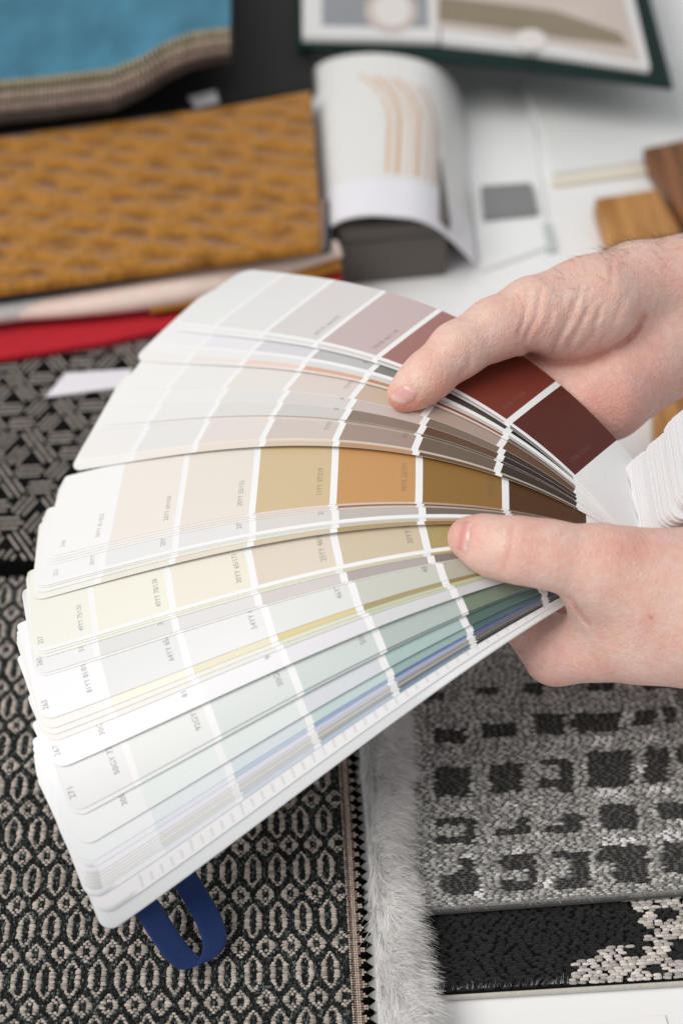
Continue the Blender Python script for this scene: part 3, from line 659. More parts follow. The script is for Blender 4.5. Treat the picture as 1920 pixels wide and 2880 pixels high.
# mustard cloth with a raised flame pattern
def mustard():
    k = NT('mustard_cloth'); b = k.b; tc = k.n('ShaderNodeTexCoord'); mp = k.n('ShaderNodeMapping'); mp.inputs['Scale'].default_value = (40, 64, 1); mp.inputs['Rotation'].default_value = (0, 0, .35)
    k.l(tc.outputs['Object'], mp.inputs['Vector'])
    nd = k.n('ShaderNodeTexNoise', Scale=1.3, Detail=3.0); k.l(mp.outputs[0], nd.inputs['Vector'])
    vm = k.n('ShaderNodeVectorMath', operation='MULTIPLY_ADD'); vm.inputs[1].default_value = (1.1, 1.1, 0); k.l(nd.outputs['Color'], vm.inputs[0]); k.l(mp.outputs[0], vm.inputs[2])
    n1 = k.n('ShaderNodeTexVoronoi', Scale=1.0, Randomness=.3); k.l(vm.outputs[0], n1.inputs['Vector'])
    n2 = k.n('ShaderNodeTexNoise', Scale=260.0, Detail=4.0); k.l(tc.outputs['Object'], n2.inputs['Vector'])
    r = k.n('ShaderNodeValToRGB'); e = r.color_ramp.elements; e[0].position = .04; e[0].color = rgba((122, 76, 24)); e[1].position = .44; e[1].color = rgba((172, 117, 42))
    k.l(n1.outputs['Distance'], r.inputs['Fac'])
    mr = k.n('ShaderNodeMapRange'); mr.inputs['From Min'].default_value = .3; mr.inputs['From Max'].default_value = .7; mr.inputs['To Min'].default_value = .8; mr.inputs['To Max'].default_value = 1.15; k.l(n2.outputs['Fac'], mr.inputs['Value'])
    mx = k.n('ShaderNodeVectorMath', operation='SCALE'); k.l(r.outputs[0], mx.inputs[0]); k.l(mr.outputs[0], mx.inputs['Scale']); k.l(mx.outputs[0], b.inputs['Base Color'])
    bp = k.n('ShaderNodeBump', Strength=.9, Distance=.007); k.l(n1.outputs['Distance'], bp.inputs['Height']); k.l(bp.outputs[0], b.inputs['Normal'])
    b.inputs['Roughness'].default_value = .85; b.inputs['Sheen Weight'].default_value = .2; b.inputs['Specular IOR Level'].default_value = .2
    return k.m
q = [(-160, 834), (0, 812), (450, 752), (906, 690), (893, 480), (876, 251), (649, 294), (0, 380), (-160, 402)]
flat('fabric_sample', q, .0460, .0520, mustard(), 'mustard yellow fabric with a raised flame pattern', 'fabric', bev=.002)
# black folder, its slab run left as the shadow under the blue swatches, scrap of paper on it
M_black = mat('black_board', (24, 25, 26), rough=.55, spec=.3, noise=.3, nscale=40)
flat('folder', [(-200, 395), (0, 372), (640, 288), (884, 246), (856, -240), (-200, -240)], .0005, .0440, M_black, 'black folder, extended left as the shadow under the blue fabric swatches', 'folder', bev=.002)
flat('paper_scrap', [(528, 272), (606, 252), (616, 284), (548, 300)], .0446, .0456, M_white, 'small white paper scrap between the black folder and the mustard cloth', 'paper', bev=.0002)
# swatch book of blue fabric with pinked edges
M_bluef = mat('blue_fabric', (62, 122, 148), rough=.85, spec=.15, noise=1.2, nscale=60, stretch=(1, .45, 1), bump=.25, bscale=400, sheen=.15)
M_olive = mat('olive_beige_fabric', (132, 122, 100), rough=.9, noise=.4, nscale=300)
M_taupe = mat('taupe_fabric', (140, 122, 112), rough=.9, noise=.4, nscale=300)
EDGE = [(-160, 252), (0, 238), (150, 224), (320, 203), (400, 170), (470, 128), (540, 102), (600, 92), (656, 88)]
bm = bmesh.new(); bmesh.ops.create_icosphere(bm, subdivisions=2, radius=1.0); bm.verts.ensure_lookup_table()
bead = (np.array([v_.co[:] for v_ in bm.verts]), np.array([[v_.index for v_ in f.verts] for f in bm.faces])); bm.free()
def swatch(dz, dv, m, label, rib=None, teeth=False):
    z = .080 - dz; pts = []
    E_ = np.array(EDGE, float); us = np.arange(-160, 652, 9.5)
    for k, u_ in enumerate(us):
        pts.append((u_, np.interp(u_, E_[:, 0], E_[:, 1]) + dv * (1 - .25 * max(0, (u_ - 320) / 330)) + (5 if k % 2 and teeth else -5 if teeth else 0)))
    q = [tab(a, b, z + .010 * float(np.interp(a, [-160, 300, 520, 656], [0, 0, 1, 1.15]))) for a, b in pts]
    zs = [z + .010 * float(np.interp(a, [-160, 300, 520, 656], [0, 0, 1, 1.15])) for a, b in pts]
    far = [tab(a, -260, z) for a in us]
    V = []; nseg = 10; n = len(us)
    for side in (0, 1):
        for k in range(n):
            for s_ in range(nseg):
                t = s_ / (nseg - 1); p = q[k] * (1 - t) + far[k] * t; p[2] = zs[k] * (1 - t) + z * t - side * .0030; V.append(p)
    F = []; o = n * nseg
    for k in range(n - 1):
        for s_ in range(nseg - 1):
            a = k * nseg + s_; F += [(a, a + nseg, a + nseg + 1, a + 1), (o + a, o + a + 1, o + a + nseg + 1, o + a + nseg)]
        a = k * nseg; F.append((a, o + a, o + a + nseg, a + nseg))
    for s_ in range(nseg - 1):
        a = (n - 1) * nseg + s_; F.append((a, o + a, o + a + 1, a + 1))
    so_ = tag(mesh_obj('fabric_swatch', V, F, m, smooth=False), label, 'fabric', None)
    if rib:
        tv, tf = bead; n2 = 126; uu = np.linspace(-160, 648, n2); Vr, Cr = [], []
        for k, u_ in enumerate(uu):
            zz_ = z + .010 * float(np.interp(u_, [-160, 300, 520, 656], [0, 0, 1, 1.15])); b = np.interp(u_, us, [q_[1] for q_ in pts]) + 3
            Vr.append(tab(u_, b, zz_ - .0015) + tv * np.array([.0016, .0028, .0031])); Cr.append(np.repeat((lin(rib[k % 2]) * rng.uniform(.85, 1.1))[None], len(tv), 0))
        fast_mesh('ribbed_edge', np.concatenate(Vr), (tf[None] + (np.arange(n2) * len(tv))[:, None, None]).reshape(-1, 3), M_yarn, so_, np.concatenate(Cr))['kind'] = 'stuff'
    return so_
swatch(0, 0, M_bluef, 'bright blue fabric swatch on top of its pile', rib=((186, 178, 150), (74, 68, 50)))
swatch(.0045, 33, M_olive, 'olive beige swatch with zigzag edge directly under the blue one', rib=((196, 180, 162), (80, 68, 58)))
swatch(.0095, 64, M_taupe, 'taupe swatch with zigzag edge, third down in the blue pile', rib=((176, 156, 146), (70, 58, 54)))
swatch(.0150, 92, M_taupe, 'lowest taupe swatch of the blue pile, next to the black folder', rib=((84, 76, 72), (40, 36, 34)))
# open book, dark green cover
M_green = mat('green_cloth_cover', (17, 44, 40), rough=.7, spec=.25, noise=.3, nscale=200)
M_page = mat('book_page', (226, 226, 226), rough=.5, noise=.05, nscale=20)
book = empty('open_book'); tag(book, 'open picture book with dark green cover at the top', 'book')
flat('cover', [(836, 126), (1110, 146), (1500, 188), (1892, 238), (1764, -260), (836, -260)], .0448, .0490, M_green, parent=book, bev=.0012)
flat('left_page', [(850, 98), (1100, 104), (1236, 108), (1216, -260), (850, -260)], .0493, .0545, M_page, parent=book, bev=.001)
flat('right_page', [(1240, 109), (1500, 138), (1828, 186), (1722, -260), (1222, -260)], .0493, .0548, M_page, parent=book, bev=.001)
M_p1 = mat('print_slate', (150, 154, 160), rough=.5, noise=.5, nscale=14); M_p2 = mat('print_taupe', (142, 130, 108), rough=.5, noise=.5, nscale=16); M_p3 = mat('print_blush', (205, 192, 184), rough=.5, noise=.4, nscale=16); M_p4 = mat('print_cream', (228, 224, 220), rough=.5)
flat('picture', [(905, 72), (1206, 78), (1196, -240), (905, -240)], 0.0546, 0.0547, M_p1, parent=book, bev=0)
ang = np.linspace(0, 2 * math.pi, 28, endpoint=False)
flat('picture_detail', [(1100 + 74 * math.cos(a), 30 + 62 * math.sin(a)) for a in ang], 0.0548, 0.0549, M_p3, parent=book, bev=0)
flat('picture_detail', [(1102 + 52 * math.cos(a), 28 + 46 * math.sin(a)) for a in ang], 0.0550, 0.0551, M_p4, parent=book, bev=0)
flat('picture', [(1228, 78), (1500, 112), (1800, 172), (1690, -240), (1228, -240)], 0.0551, 0.0552, M_p3, parent=book, bev=0)
flat('picture_detail', [(1232, 58), (1440, 84), (1590, 108), (1768, 130), (1740, 92), (1560, 30), (1234, -12)], 0.0553, 0.0554, M_p2, parent=book, bev=0)
flat('picture_detail', [(1490 + 46 * math.cos(a), 112 + 30 * math.sin(a)) for a in ang], 0.0555, 0.0556, M_p4, parent=book, bev=0)
# magazine arched over a dark grey box
M_box = mat('dark_grey_box', (98, 93, 88), rough=.6, spec=.3, noise=.15, nscale=30)
bx0 = [tab(958, 806, 0), tab(1252, 778, 0), tab(1200, 420, 0), tab(940, 440, 0)]
box = empty('sample_box'); tag(box, 'dark grey box under the arched magazine page', 'box')
prism('body', bx0, .0006, .0290, M_box, box, bev=.0015)
cx = np.mean(bx0, axis=0); prism('lid', [cx + (p - cx) * 1.03 for p in bx0], .0296, .0385, M_box, box, bev=.0015)
near = [(906, 672, .034), (922, 640, .041), (965, 614, .047), (1030, 602, .050), (1100, 604, .050), (1175, 614, .047), (1235, 642, .038), (1290, 690, .022), (1338, 742, .004)]
farr = [(872, 205, .036), (905, 176, .042), (960, 158, .047), (1040, 150, .050), (1120, 156, .050), (1190, 172, .047), (1240, 196, .038), (1275, 232, .022), (1300, 285, .004)]
ns, nt = 130, 60
A = np.array([tab(*p) for p in near]); B = np.array([tab(*p) for p in farr]); ts = np.linspace(0, 8 - .001, ns); A = catmull(A, ts); B = catmull(B, ts)
V, C = [], []
for side in (0, 1):
    for k in range(nt):
        t = k / (nt - 1)
        for i in range(ns):
            p = A[i] * (1 - t) + B[i] * t; p = p - np.array([0, 0, .0016 * side]); V.append(p)
            x = i / (ns - 1); c = (230, 231, 230)
            if t < .20: c = (236, 236, 243)
            for x0, cc in ((.47, (222, 190, 160)), (.52, (214, 172, 130)), (.57, (222, 196, 176)), (.615, (212, 170, 132)), (.665, (218, 192, 178)), (.72, (196, 158, 138))):
                if .23 < t < .80 + (.9 - x0) * .12 and abs(x - (x0 - 1.5 * max(0, t - .55) ** 2)) < .011: c = cc
            C.append(lin(c))
F = []; o = ns * nt
for k in range(nt - 1):
    for i in range(ns - 1):
        a = k * ns + i; F += [(a, a + 1, a + ns + 1, a + ns), (o + a, o + a + ns, o + a + ns + 1, o + a + 1)]
for i in range(ns - 1): F += [(i, o + i, o + i + 1, i + 1)]
for k in range(nt - 1): F += [(k * ns, (k + 1) * ns, o + (k + 1) * ns, o + k * ns), (k * ns + ns - 1, o + k * ns + ns - 1, o + (k + 1) * ns + ns - 1, (k + 1) * ns + ns - 1)]
mg = mesh_obj('magazine', V, F, mat('glossy_page', tint=True, bump=.15, bscale=60, bdist=.004, rough=.4, spec=.4), col=np.array(C)); mg.data.set_sharp_from_angle(angle=math.radians(60))
tag(mg, 'white magazine page with wood coloured stripes arched over the dark box', 'magazine')
# papers and boards on the right
M_pap = mat('paper_white', (243, 245, 246), rough=.6); M_pap2 = mat('board_grey_white', (236, 238, 238), rough=.55, noise=.1, nscale=12); M_gsw = mat('grey_laminate', (136, 136, 139), rough=.45)
flat('paper_sheet', [(1285, 262), (1478, 218), (1548, 690), (1352, 760)], .0006, .0022, M_pap, 'white paper sheet lying between the magazine and the pale board', 'paper', bev=.0003)
flat('laminate_sample', [(1352, 521), (1493, 512), (1512, 594), (1360, 609)], .0026, .0060, M_gsw, 'small grey laminate square on the white paper sheet', 'laminate sample', bev=.0006)
flat('sample_board', [(1466, 212), (1960, 178), (2100, 350), (1960, 428), (1556, 482)], .0006, .0080, M_pap2, 'large pale grey board behind the wood samples', 'board', bev=.001)
flat('board_strip', [(1548, 500), (1820, 462), (1824, 480), (1552, 516)], .0006, .0040, mat('cream_edge', (236, 230, 214), rough=.6), 'narrow cream strip in front of the pale board', 'strip', bev=.0005)
flat('paper_tab', [(1522, 628), (1546, 626), (1564, 700), (1538, 704)], .0006, .0030, mat('pale_teal_card', (196, 206, 206), rough=.6), 'pale teal card tab on the table beside the grey square', 'card', bev=.0003)
def wood(name, c0_, c1_, rot, sc=(60, 4, 4)):
    k = NT(name); b = k.b; tc = k.n('ShaderNodeTexCoord'); mp = k.n('ShaderNodeMapping'); mp.inputs['Scale'].default_value = sc; mp.inputs['Rotation'].default_value = (0, 0, rot); k.l(tc.outputs['Object'], mp.inputs['Vector'])
    n1 = k.n('ShaderNodeTexNoise', Scale=2.2, Detail=7.0, Distortion=.6); k.l(mp.outputs[0], n1.inputs['Vector'])
    r = k.n('ShaderNodeValToRGB'); e = r.color_ramp.elements; e[0].position = .32; e[0].color = rgba(c0_); e[1].position = .68; e[1].color = rgba(c1_); k.l(n1.outputs['Fac'], r.inputs['Fac']); k.l(r.outputs[0], b.inputs['Base Color'])
    b.inputs['Roughness'].default_value = .45
    bp = k.n('ShaderNodeBump', Strength=.2, Distance=.001); k.l(n1.outputs['Fac'], bp.inputs['Height']); k.l(bp.outputs[0], b.inputs['Normal']); return k.m
M_oak = wood('honey_oak', (150, 98, 42), (202, 148, 84), .15); M_wal = wood('walnut', (88, 52, 28), (150, 98, 58), -.3)
flat('wood_sample', [(1672, 556), (1848, 530), (1936, 690), (1724, 726)], .0006, .0120, M_oak, 'honey oak wood sample behind the hairy wrist', 'wood sample', bev=.001)
flat('wood_sample', [(1808, 416), (1990, 376), (2120, 640), (1948, 660)], .0006, .0130, M_wal, 'dark walnut wood sample at the right edge', 'wood sample', bev=.001)
flat('wood_sample', [(1838, 1046), (2080, 1010), (2100, 1330), (1842, 1310)], .0006, .0120, M_oak, 'oak sample glimpsed between the palm and the white folded strips', 'wood sample', bev=.001)
flat('paper_sheet', [(1640, 2888), (1868, 2852), (1900, 2960), (1640, 2960)], .0004, .0012, M_pap, 'corner of a white paper on the table below the black rug', 'paper', bev=.0002)
# ------------------------------------------------------------------ the hands
def surface_nets(D, org, h):
    ins = D < 0
    nx, ny, nz = D.shape
    acc = np.zeros((nx - 1, ny - 1, nz - 1, 3), np.float32); cnt = np.zeros((nx - 1, ny - 1, nz - 1), np.float32)
    corners = [(0, 0, 0), (1, 0, 0), (0, 1, 0), (1, 1, 0), (0, 0, 1), (1, 0, 1), (0, 1, 1), (1, 1, 1)]
    sl = lambda c: tuple(slice(o, n - 1 + o) for o, n in zip(c, D.shape))
    for a in corners:
        for ax in range(3):
            if a[ax]: continue
            b = list(a); b[ax] = 1; b = tuple(b)
            da, db = D[sl(a)], D[sl(b)]; m = ins[sl(a)] != ins[sl(b)]
            t = np.where(m, da / np.where(m, da - db, 1), 0)
            for q in range(3): acc[..., q] += np.where(m, a[q] + (t if q == ax else 0), 0)
            cnt += m
    act = cnt > 0; idx = -np.ones(act.shape, np.int64); idx[act] = np.arange(act.sum())
    ijk = np.argwhere(act); V = (ijk + acc[act] / cnt[act][:, None]) * h + org
    Fs = []
    for ax in range(3):
        o1, o2 = [(1, 2), (2, 0), (0, 1)][ax]
        lo = [slice(1, n - 1) for n in D.shape]; lo[ax] = slice(0, D.shape[ax] - 1); hi = list(lo); hi[ax] = slice(1, D.shape[ax])
        m = ins[tuple(lo)] != ins[tuple(hi)]; P = np.argwhere(m); P[:, o1] += 1; P[:, o2] += 1
        flip = ins[tuple(hi)][m]
        def cell(d1, d2):
            q = P.copy(); q[:, o1] -= d1; q[:, o2] -= d2; return idx[q[:, 0], q[:, 1], q[:, 2]]
        Q = np.stack([cell(1, 1), cell(0, 1), cell(0, 0), cell(1, 0)], 1); Q[flip] = Q[flip][:, ::-1]
        Fs.append(Q)
    return V, np.concatenate(Fs)
def smin(a, b, k):
    hh = np.clip(.5 + .5 * (b - a) / k, 0, 1); return b * (1 - hh) + a * hh - k * hh * (1 - hh)
def cone_sdf(X, a, b, ra, rb):
    ba = b - a; t = np.clip(((X - a) @ ba) / (ba @ ba), 0, 1)
    return np.linalg.norm(X - a - t[..., None] * ba, axis=-1) - (ra + t * (rb - ra))
def poly_dist(u, v, pts):
    d = np.full(np.shape(u), 1e9)
    for (x0, y0), (x1, y1) in zip(pts[:-1], pts[1:]):
        ex, ey = x1 - x0, y1 - y0; t = np.clip(((u - x0) * ex + (v - y0) * ey) / (ex * ex + ey * ey), 0, 1)
        d = np.minimum(d, np.hypot(u - x0 - t * ex, v - y0 - t * ey))
    return d
def in_poly(u, v, pts):
    r = np.zeros(np.shape(u), bool); n = len(pts)
    for i in range(n):
        (x0, y0), (x1, y1) = pts[i], pts[i - 1]
        r ^= ((y0 > v) != (y1 > v)) & (u < (x1 - x0) * (v - y0) / (y1 - y0 + 1e-12) + x0)
    return r
def hand_mesh(chains, detail, h=.00095, kc=.004):
    pts = []; ch = []
    for k_, nodes in chains:
        N = [(at_depth(u, v, d), r * 1e-3) for u, v, d, r in nodes]; ch.append((k_, N)); pts += [(p, r) for p, r in N]
    P = np.array([p for p, _ in pts]); Rm = max(r for _, r in pts)
    lo = P.min(0) - Rm - .004; hi = P.max(0) + Rm + .004
    n = np.ceil((hi - lo) / h).astype(int) + 1
    ax = [lo[i] + h * np.arange(n[i]) for i in range(3)]
    D = np.full(tuple(n), .05, np.float32)
    def box(ps, pad):
        q = np.array(ps); i0 = np.clip(((q.min(0) - pad - lo) / h).astype(int), 0, n - 1); i1 = np.clip(((q.max(0) + pad - lo) / h).astype(int) + 2, 1, n)
        return tuple(slice(p, r) for p, r in zip(i0, i1))
    def grid(sl): return np.stack(np.meshgrid(*[ax[i][sl[i]] for i in range(3)], indexing='ij'), -1).astype(np.float32)
    for k_, N in ch:
        dc = np.full(tuple(n), .05, np.float32)
        for (a, ra), (b, rb) in zip(N[:-1], N[1:]):
            sl = box([a, b], max(ra, rb) + .008); q = cone_sdf(grid(sl), a.astype(np.float32), b.astype(np.float32), ra, rb)
            dc[sl] = smin(dc[sl], q, kc)
        sl = box([p for p, _ in N], max(r for _, r in N) + .010)
        D[sl] = smin(D[sl], dc[sl], k_)
    near = np.abs(D) < .006
    ii = np.argwhere(near); Xn = lo + ii * h; d = Xn - CAM; z = d @ FW; u = 960 + FPX * (d @ RT) / z; v = 1440 - FPX * (d @ UP) / z
    D[near] += detail(u, v, z, Xn)
    V, F = surface_nets(D, lo, h)
    E_ = np.concatenate([F[:, [0, 1]], F[:, [1, 2]], F[:, [2, 3]], F[:, [3, 0]]])
    deg = np.bincount(E_.ravel(), minlength=len(V))[:, None]
    for _ in range(1):
        S = np.zeros_like(V)
        for q in range(3):
            S[:, q] = np.bincount(E_[:, 0], V[E_[:, 1], q], len(V)) + np.bincount(E_[:, 1], V[E_[:, 0], q], len(V))
        V = V * .5 + S / deg * .5
    return V, F
def gauss(u, v, cu, cv, su, sv): return np.exp(-((u - cu) / su) ** 2 - ((v - cv) / sv) ** 2)
def skin_mat():
    k = NT('skin'); b = k.b
    at = k.n('ShaderNodeAttribute', attribute_name='tint'); tc = k.n('ShaderNodeTexCoord')
    n1 = k.n('ShaderNodeTexNoise', Scale=85.0, Detail=6.0); k.l(tc.outputs['Object'], n1.inputs['Vector'])
    n2 = k.n('ShaderNodeTexNoise', Scale=330.0, Detail=4.0); k.l(tc.outputs['Object'], n2.inputs['Vector'])
    r1 = k.n('ShaderNodeValToRGB'); r1.color_ramp.elements[0].position = .32; r1.color_ramp.elements[0].color = (1.02, .905, .89, 1); r1.color_ramp.elements[1].position = .68; r1.color_ramp.elements[1].color = (1.0, 1.05, 1.055, 1)
    k.l(n1.outputs['Fac'], r1.inputs['Fac'])
    r2 = k.n('ShaderNodeValToRGB'); r2.color_ramp.elements[0].position = .35; r2.color_ramp.elements[0].color = (.975, .915, .90, 1); r2.color_ramp.elements[1].position = .65; r2.color_ramp.elements[1].color = (1.02, 1.04, 1.04, 1)
    k.l(n2.outputs['Fac'], r2.inputs['Fac'])
    m1 = k.n('ShaderNodeVectorMath', operation='MULTIPLY'); k.l(at.outputs['Color'], m1.inputs[0]); k.l(r1.outputs[0], m1.inputs[1])
    m2 = k.n('ShaderNodeVectorMath', operation='MULTIPLY'); k.l(m1.outputs[0], m2.inputs[0]); k.l(r2.outputs[0], m2.inputs[1])
    k.l(m2.outputs[0], b.inputs['Base Color'])
    b.inputs['Roughness'].default_value = .48; b.inputs['Specular IOR Level'].default_value = .4
    b.inputs['Subsurface Weight'].default_value = .22; b.inputs['Subsurface Radius'].default_value = (1, .36, .22); b.inputs['Subsurface Scale'].default_value = .0035
    vo = k.n('ShaderNodeTexVoronoi', Scale=1100.0); k.l(tc.outputs['Object'], vo.inputs['Vector'])
    nz = k.n('ShaderNodeTexNoise', Scale=500.0, Detail=5.0); k.l(tc.outputs['Object'], nz.inputs['Vector'])
    ad = k.n('ShaderNodeMath', operation='ADD'); k.l(vo.outputs['Distance'], ad.inputs[0]); k.l(nz.outputs['Fac'], ad.inputs[1])
    bp = k.n('ShaderNodeBump', Strength=.45, Distance=.00045); k.l(ad.outputs[0], bp.inputs['Height']); k.l(bp.outputs[0], b.inputs['Normal'])
    return k.m
M_skin = skin_mat()
M_nail = mat('nail', tint=True, rough=.28, spec=.5, sss=.3)
SKIN = lin((229, 194, 181)); PINK = lin((222, 161, 151)); RED = lin((206, 120, 110)); PALE = lin((236, 210, 197))
def mixc(c, k, w): return c * (1 - w[:, None]) + k[None] * w[:, None]
def uvz(V):
    d = V - CAM; z = d @ FW; return 960 + FPX * (d @ RT) / z, 1440 - FPX * (d @ UP) / z, z
def make_nail(hand, V, F, poly, zmax, colour):
    u, v, z = uvz(V); pd = poly_dist(u, v, poly + poly[:1]); ins = in_poly(u, v, poly) & (z < zmax)
    me = hand.data; nr = np.empty(len(V) * 3, np.float32); me.vertices.foreach_get('normal', nr); nr = nr.reshape(-1, 3)
    fk = ins[F].all(1); used = np.unique(F[fk]); mp = -np.ones(len(V), int); mp[used] = np.arange(len(used))
    lift = -.00022 + .00052 * np.clip(pd[used] / 11, 0, 1) ** .8
    return fast_mesh('nail', V[used] + nr[used] * lift[:, None], mp[F[fk]], M_nail, hand, colour(u[used], v[used]))

# left hand: thumb on the deck, fingers folded beneath it
left = [
 (.006, [(1312, 1512, .4725, 6.4), (1345, 1520, .4700, 7.9), (1390, 1537, .4672, 9.5), (1462, 1548, .4650, 10.4), (1545, 1560, .4650, 10.7), (1690, 1592, .4675, 13.4), (1960, 1655, .4760, 19.0), (2200, 1720, .490, 26)]),
 (.007, [(1330, 1690, .5180, 7.0), (1448, 1722, .5125, 8.6), (1562, 1833, .5010, 11.3), (1800, 1790, .4840, 15.4), (2180, 1750, .490, 25)]),
 (.014, [(1690, 1680, .4790, 11.0), (1800, 1690, .4770, 15.5), (1960, 1715, .4765, 20.0), (2190, 1735, .486, 26)]),
 (.003, [(1340, 1640, .5280, 7.4), (1440, 1680, .5300, 9.0), (1590, 1785, .5240, 11.0), (1840, 1760, .5120, 15.0), (2180, 1740, .510, 24)]),
 (.003, [(1400, 1610, .5350, 7.0), (1500, 1650, .5400, 8.5), (1640, 1735, .5390, 10.0), (1860, 1715, .5280, 14.0), (2180, 1730, .520, 23)]),
 (.003, [(1520, 1590, .5450, 6.4), (1600, 1620, .5500, 7.6), (1720, 1690, .5510, 9.2), (1890, 1680, .5420, 13.0), (2180, 1720, .530, 22)]),
]
def left_detail(u, v, z, X):
    d = .0010 * np.exp(-(poly_dist(u, v, [(1603, 1684), (1622, 1712), (1640, 1738), (1652, 1752)]) / 6) ** 2) * (z < .492)      # fold of the web
    t = z < .470
    d += .00022 * np.exp(-(poly_dist(u, v, [(1440, 1475), (1432, 1530), (1415, 1600)]) / 5) ** 2) * t                          # knuckle creases
    d += .00013 * np.exp(-(poly_dist(u, v, [(1470, 1480), (1478, 1530), (1470, 1585)]) / 6) ** 2) * t
    d -= .0007 * gauss(u, v, 1412, 1530, 26, 30) * t                                                                          # knuckle
    d += .0005 * np.exp(-(poly_dist(u, v, [(1338, 1470), (1327, 1505), (1318, 1558)]) / 6) ** 2) * (z < .4725)               # fold behind the nail
    d += .00025 * np.sin((u + .3 * v) / 17) * gauss(u, v, 1780, 1500, 90, 40) * (z < .49)
    d += .0004 * np.exp(-(poly_dist(u, v, [(1470, 1868), (1500, 1885), (1520, 1880)]) / 9) ** 2)
    return d.astype(np.float32)
V, F = hand_mesh(left, left_detail)
u, v, z = uvz(V)
c = np.repeat(SKIN[None], len(V), 0)
c = mixc(c, PINK, .75 * gauss(u, v, 1300, 1510, 55, 75)); c = mixc(c, PINK, .35 * gauss(u, v, 1470, 1500, 70, 60))
c = mixc(c, PINK, .45 * gauss(u, v, 1560, 1860, 130, 70)); c = mixc(c, PINK, .4 * gauss(u, v, 1760, 1540, 120, 50))
c = mixc(c, RED, .45 * np.exp(-(poly_dist(u, v, [(1612, 1700), (1640, 1738), (1655, 1756)]) / 7) ** 2))
c = mixc(c, RED, .8 * gauss(u, v, 1828, 1737, 6, 6)); c = mixc(c, PALE, .5 * gauss(u, v, 1412, 1528, 26, 26)); c = mixc(c, PINK, .5 * np.exp(-(poly_dist(u, v, [(1440, 1475), (1432, 1530), (1415, 1600)]) / 7) ** 2))
hl = fast_mesh('hand', V, F, M_skin, None, c)
tag(hl, 'bare left hand gripping the deck, thumb lying flat across the tan and green strips', 'hand')
def lnail(u, v):
    e = poly_dist(u, v, [(1334, 1468), (1324, 1505), (1314, 1556)])
    c = np.repeat(lin((224, 176, 166))[None], len(u), 0)
    c = mixc(c, lin((214, 140, 136)), np.exp(-((e - 24) / 9) ** 2) * .8); return mixc(c, lin((232, 208, 204)), .8 * np.clip((13 - e) / 7, 0, 1))
make_nail(hl, V, F, [(1296, 1464), (1318, 1462), (1334, 1468), (1327, 1490), (1322, 1515), (1315, 1554), (1300, 1557), (1280, 1545), (1266, 1522), (1264, 1495), (1274, 1475)], .4728, lnail)

# right hand: thumb pressing the strips, palm behind the deck, hairy wrist
right = [
 (.006, [(1133, 1112, .5060, 5.6), (1162, 1092, .5045, 7.2), (1205, 1056, .5040, 8.5), (1285, 985, .5080, 9.7), (1390, 925, .5140, 10.8), (1500, 888, .5215, 13.8), (1580, 885, .5285, 16.6), (1650, 868, .5340, 19.0), (1790, 805, .5480, 16.6), (2060, 805, .565, 25)]),
 (.005, [(1270, 980, .5400, 7.4), (1330, 1010, .5420, 8.5), (1430, 1065, .5400, 10.0), (1640, 1115, .5360, 14.0), (1700, 1110, .5380, 17.0), (1900, 935, .5650, 23.0), (2080, 840, .570, 27)]),
 (.005, [(1545, 945, .5420, 13.0), (1600, 1030, .5440, 13.5), (1680, 1110, .5420, 14.0)]),
 (.003, [(1320, 960, .5500, 7.2), (1380, 950, .5600, 8.6), (1480, 1010, .5640, 10.0), (1670, 1080, .5560, 14.0), (1900, 920, .575, 22)]),
 (.003, [(1400, 955, .5700, 7.0), (1460, 945, .5800, 8.0), (1560, 970, .5820, 9.5), (1720, 1030, .5740, 13.0), (1920, 900, .585, 21)]),
 (.003, [(1520, 910, .5900, 6.4), (1570, 910, .5960, 7.4), (1650, 930, .6000, 8.6), (1780, 970, .5900, 12.0), (1940, 880, .590, 20)]),
]
ZW = lambda pts: [(1450 + x / 3.336, 600 + y / 3.336) for x, y in pts]
WRINKLES = [(ZW(p), w, a) for p, w, a in [([(30, 740), (85, 900), (70, 1010), (10, 1160)], 5, .8), ([(110, 700), (95, 900), (20, 1180)], 5, .8), ([(235, 720), (195, 960), (110, 1120), (70, 1290)], 6, 1.2), ([(350, 950), (300, 1080), (250, 1170), (180, 1290)], 5, .9),
 ([(545, 830), (470, 1000), (430, 1100), (320, 1310)], 6, 1.2), ([(610, 690), (560, 900), (480, 1060), (390, 1240), (280, 1330)], 5, 1.0), ([(745, 790), (640, 980), (600, 1090), (480, 1300)], 6, 1.1), ([(790, 880), (725, 1130), (560, 1320)], 6, 1.2), ([(835, 680), (760, 850), (690, 970)], 5, .9),
 ([(900, 460), (905, 640), (830, 820), (780, 980)], 6, 1.0), ([(1010, 780), (960, 900), (930, 1010)], 7, .8), ([(1070, 720), (1020, 880)], 6, .6), ([(1170, 820), (1150, 950), (1090, 1060)], 7, 1.0), ([(430, 800), (380, 900)], 6, .5), ([(690, 700), (640, 850)], 5, .6)]]
CREASE = [(1488, 996), (1560, 1018), (1646, 1016), (1700, 992), (1756, 961), (1790, 925), (1806, 890)]
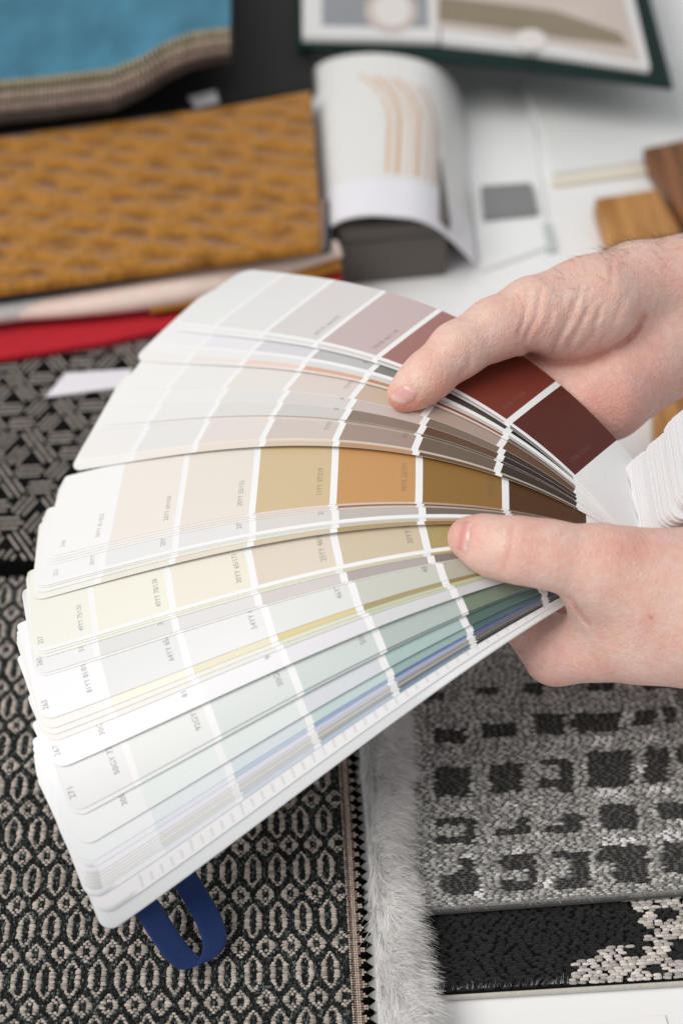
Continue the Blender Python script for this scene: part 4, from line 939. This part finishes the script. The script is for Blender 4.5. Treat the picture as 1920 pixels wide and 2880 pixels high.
def right_detail(u, v, z, X):
    q = (u + .42 * v) - 2000; ph = q / 24 * 2 * np.pi / 1.0 * .62 + .7 * np.sin(v / 47) + .6 * np.sin(u / 61 + 1)
    rid = np.abs(np.sin(ph / 2 + 1.3 * np.sin(u / 38 + v / 71))) ** .7 - .6
    m = gauss(u, v, 1610, 905, 150, 85) + .8 * gauss(u, v, 1470, 930, 45, 60)
    d = -.0004 * rid * np.clip(m, 0, 1) * (z < .56)
    d += .0002 * np.sin(q / 5.2 + 2 * np.sin(v / 30)) * np.clip(m, 0, 1)
    for pl, w, a_ in WRINKLES:
        pd_ = poly_dist(u, v, pl); d += a_ * (.00044 * np.exp(-(pd_ / w) ** 2) - .00015 * np.exp(-((pd_ - 2.2 * w) / (1.2 * w)) ** 2)) * (z < .56)
    d += .0022 * np.exp(-(poly_dist(u, v, CREASE) / 13) ** 2) * (z < .56)
    d += .0005 * np.exp(-(poly_dist(u, v, [(1690, 1015), (1760, 985), (1830, 930)]) / 9) ** 2) * (z < .56)
    d += .0006 * np.exp(-(poly_dist(u, v, [(1300, 1048), (1318, 1030), (1322, 1005)]) / 8) ** 2)
    d += .0004 * np.exp(-(poly_dist(u, v, [(1136, 1076), (1158, 1086), (1180, 1100)]) / 6) ** 2) * (z < .505)
    d += .0003 * np.exp(-(poly_dist(u, v, [(1180, 1104), (1168, 1128), (1140, 1142)]) / 5) ** 2) * (z < .505)
    d -= .0006 * gauss(u, v, 1262, 985, 40, 34) * (z < .505)
    return d.astype(np.float32)
V, F = hand_mesh(right, right_detail)
u, v, z = uvz(V)
c = np.repeat(SKIN[None], len(V), 0)
c = mixc(c, lin((222, 150, 128)), .85 * gauss(u, v, 1140, 1140, 70, 38)); c = mixc(c, lin((222, 158, 140)), .6 * gauss(u, v, 1250, 1090, 80, 50))
c = mixc(c, PINK, .62 * gauss(u, v, 1720, 1110, 170, 110)); c = mixc(c, PINK, .35 * gauss(u, v, 1460, 960, 60, 50)); c = mixc(c, PALE, .55 * gauss(u, v, 1185, 1072, 30, 22))
c = mixc(c, RED, .28 * np.exp(-(poly_dist(u, v, CREASE) / 9) ** 2) * (z < .56)); c = mixc(c, PALE, .4 * gauss(u, v, 1880, 880, 60, 60))
hr = fast_mesh('hand', V, F, M_skin, None, c)
tag(hr, 'bare right hand with hairy wrist, thumb pressing down the red and grey strips', 'hand')
def rnail(u, v):
    e = poly_dist(u, v, [(1128, 1080), (1180, 1102)]); c = np.repeat(lin((226, 172, 168))[None], len(u), 0)
    return mixc(mixc(c, lin((232, 205, 198)), np.clip((e - 34) / 8, 0, 1) * .8), lin((232, 196, 192)), np.clip((9 - e) / 4, 0, 1) * .6)
make_nail(hr, V, F, [(1126, 1084), (1140, 1081), (1162, 1089), (1179, 1101), (1174, 1118), (1162, 1131), (1140, 1139), (1117, 1138), (1100, 1128), (1095, 1115), (1104, 1098)], .507, rnail)
# dark hairs on the back of the wrist
nr = np.empty(len(V) * 3, np.float32); hr.data.vertices.foreach_get('normal', nr); nr = nr.reshape(-1, 3)
up = nr @ UP; facing = nr @ FW
def pick(mask, n):
    k = np.where(mask)[0]; return rng.choice(k, min(n, len(k)), replace=False)
top = (u > 1690) & (u < 1990) & (up > .75) & (v < 760)
sp = (u > 1560) & (u < 1960) & (facing < -.2) & (v < 840) & (v > 690)
ks = np.concatenate([pick(top, 620), pick(sp, 90)])
dirs = nr[ks] * .16 + np.array([[-.85, .1, .12]]) + rng.normal(0, .28, (len(ks), 3)); dirs /= np.linalg.norm(dirs, axis=1, keepdims=True)
M_hair = mat('brown_hair', (92, 68, 52), rough=.5)
hairs('wrist_hair', V[ks], dirs, rng.uniform(.003, .0085, len(ks)), .000045, M_hair, hr, seg=5, bend=rng.normal(0, .3, (len(ks), 3)) - nr[ks] * .15)['kind'] = 'stuff'
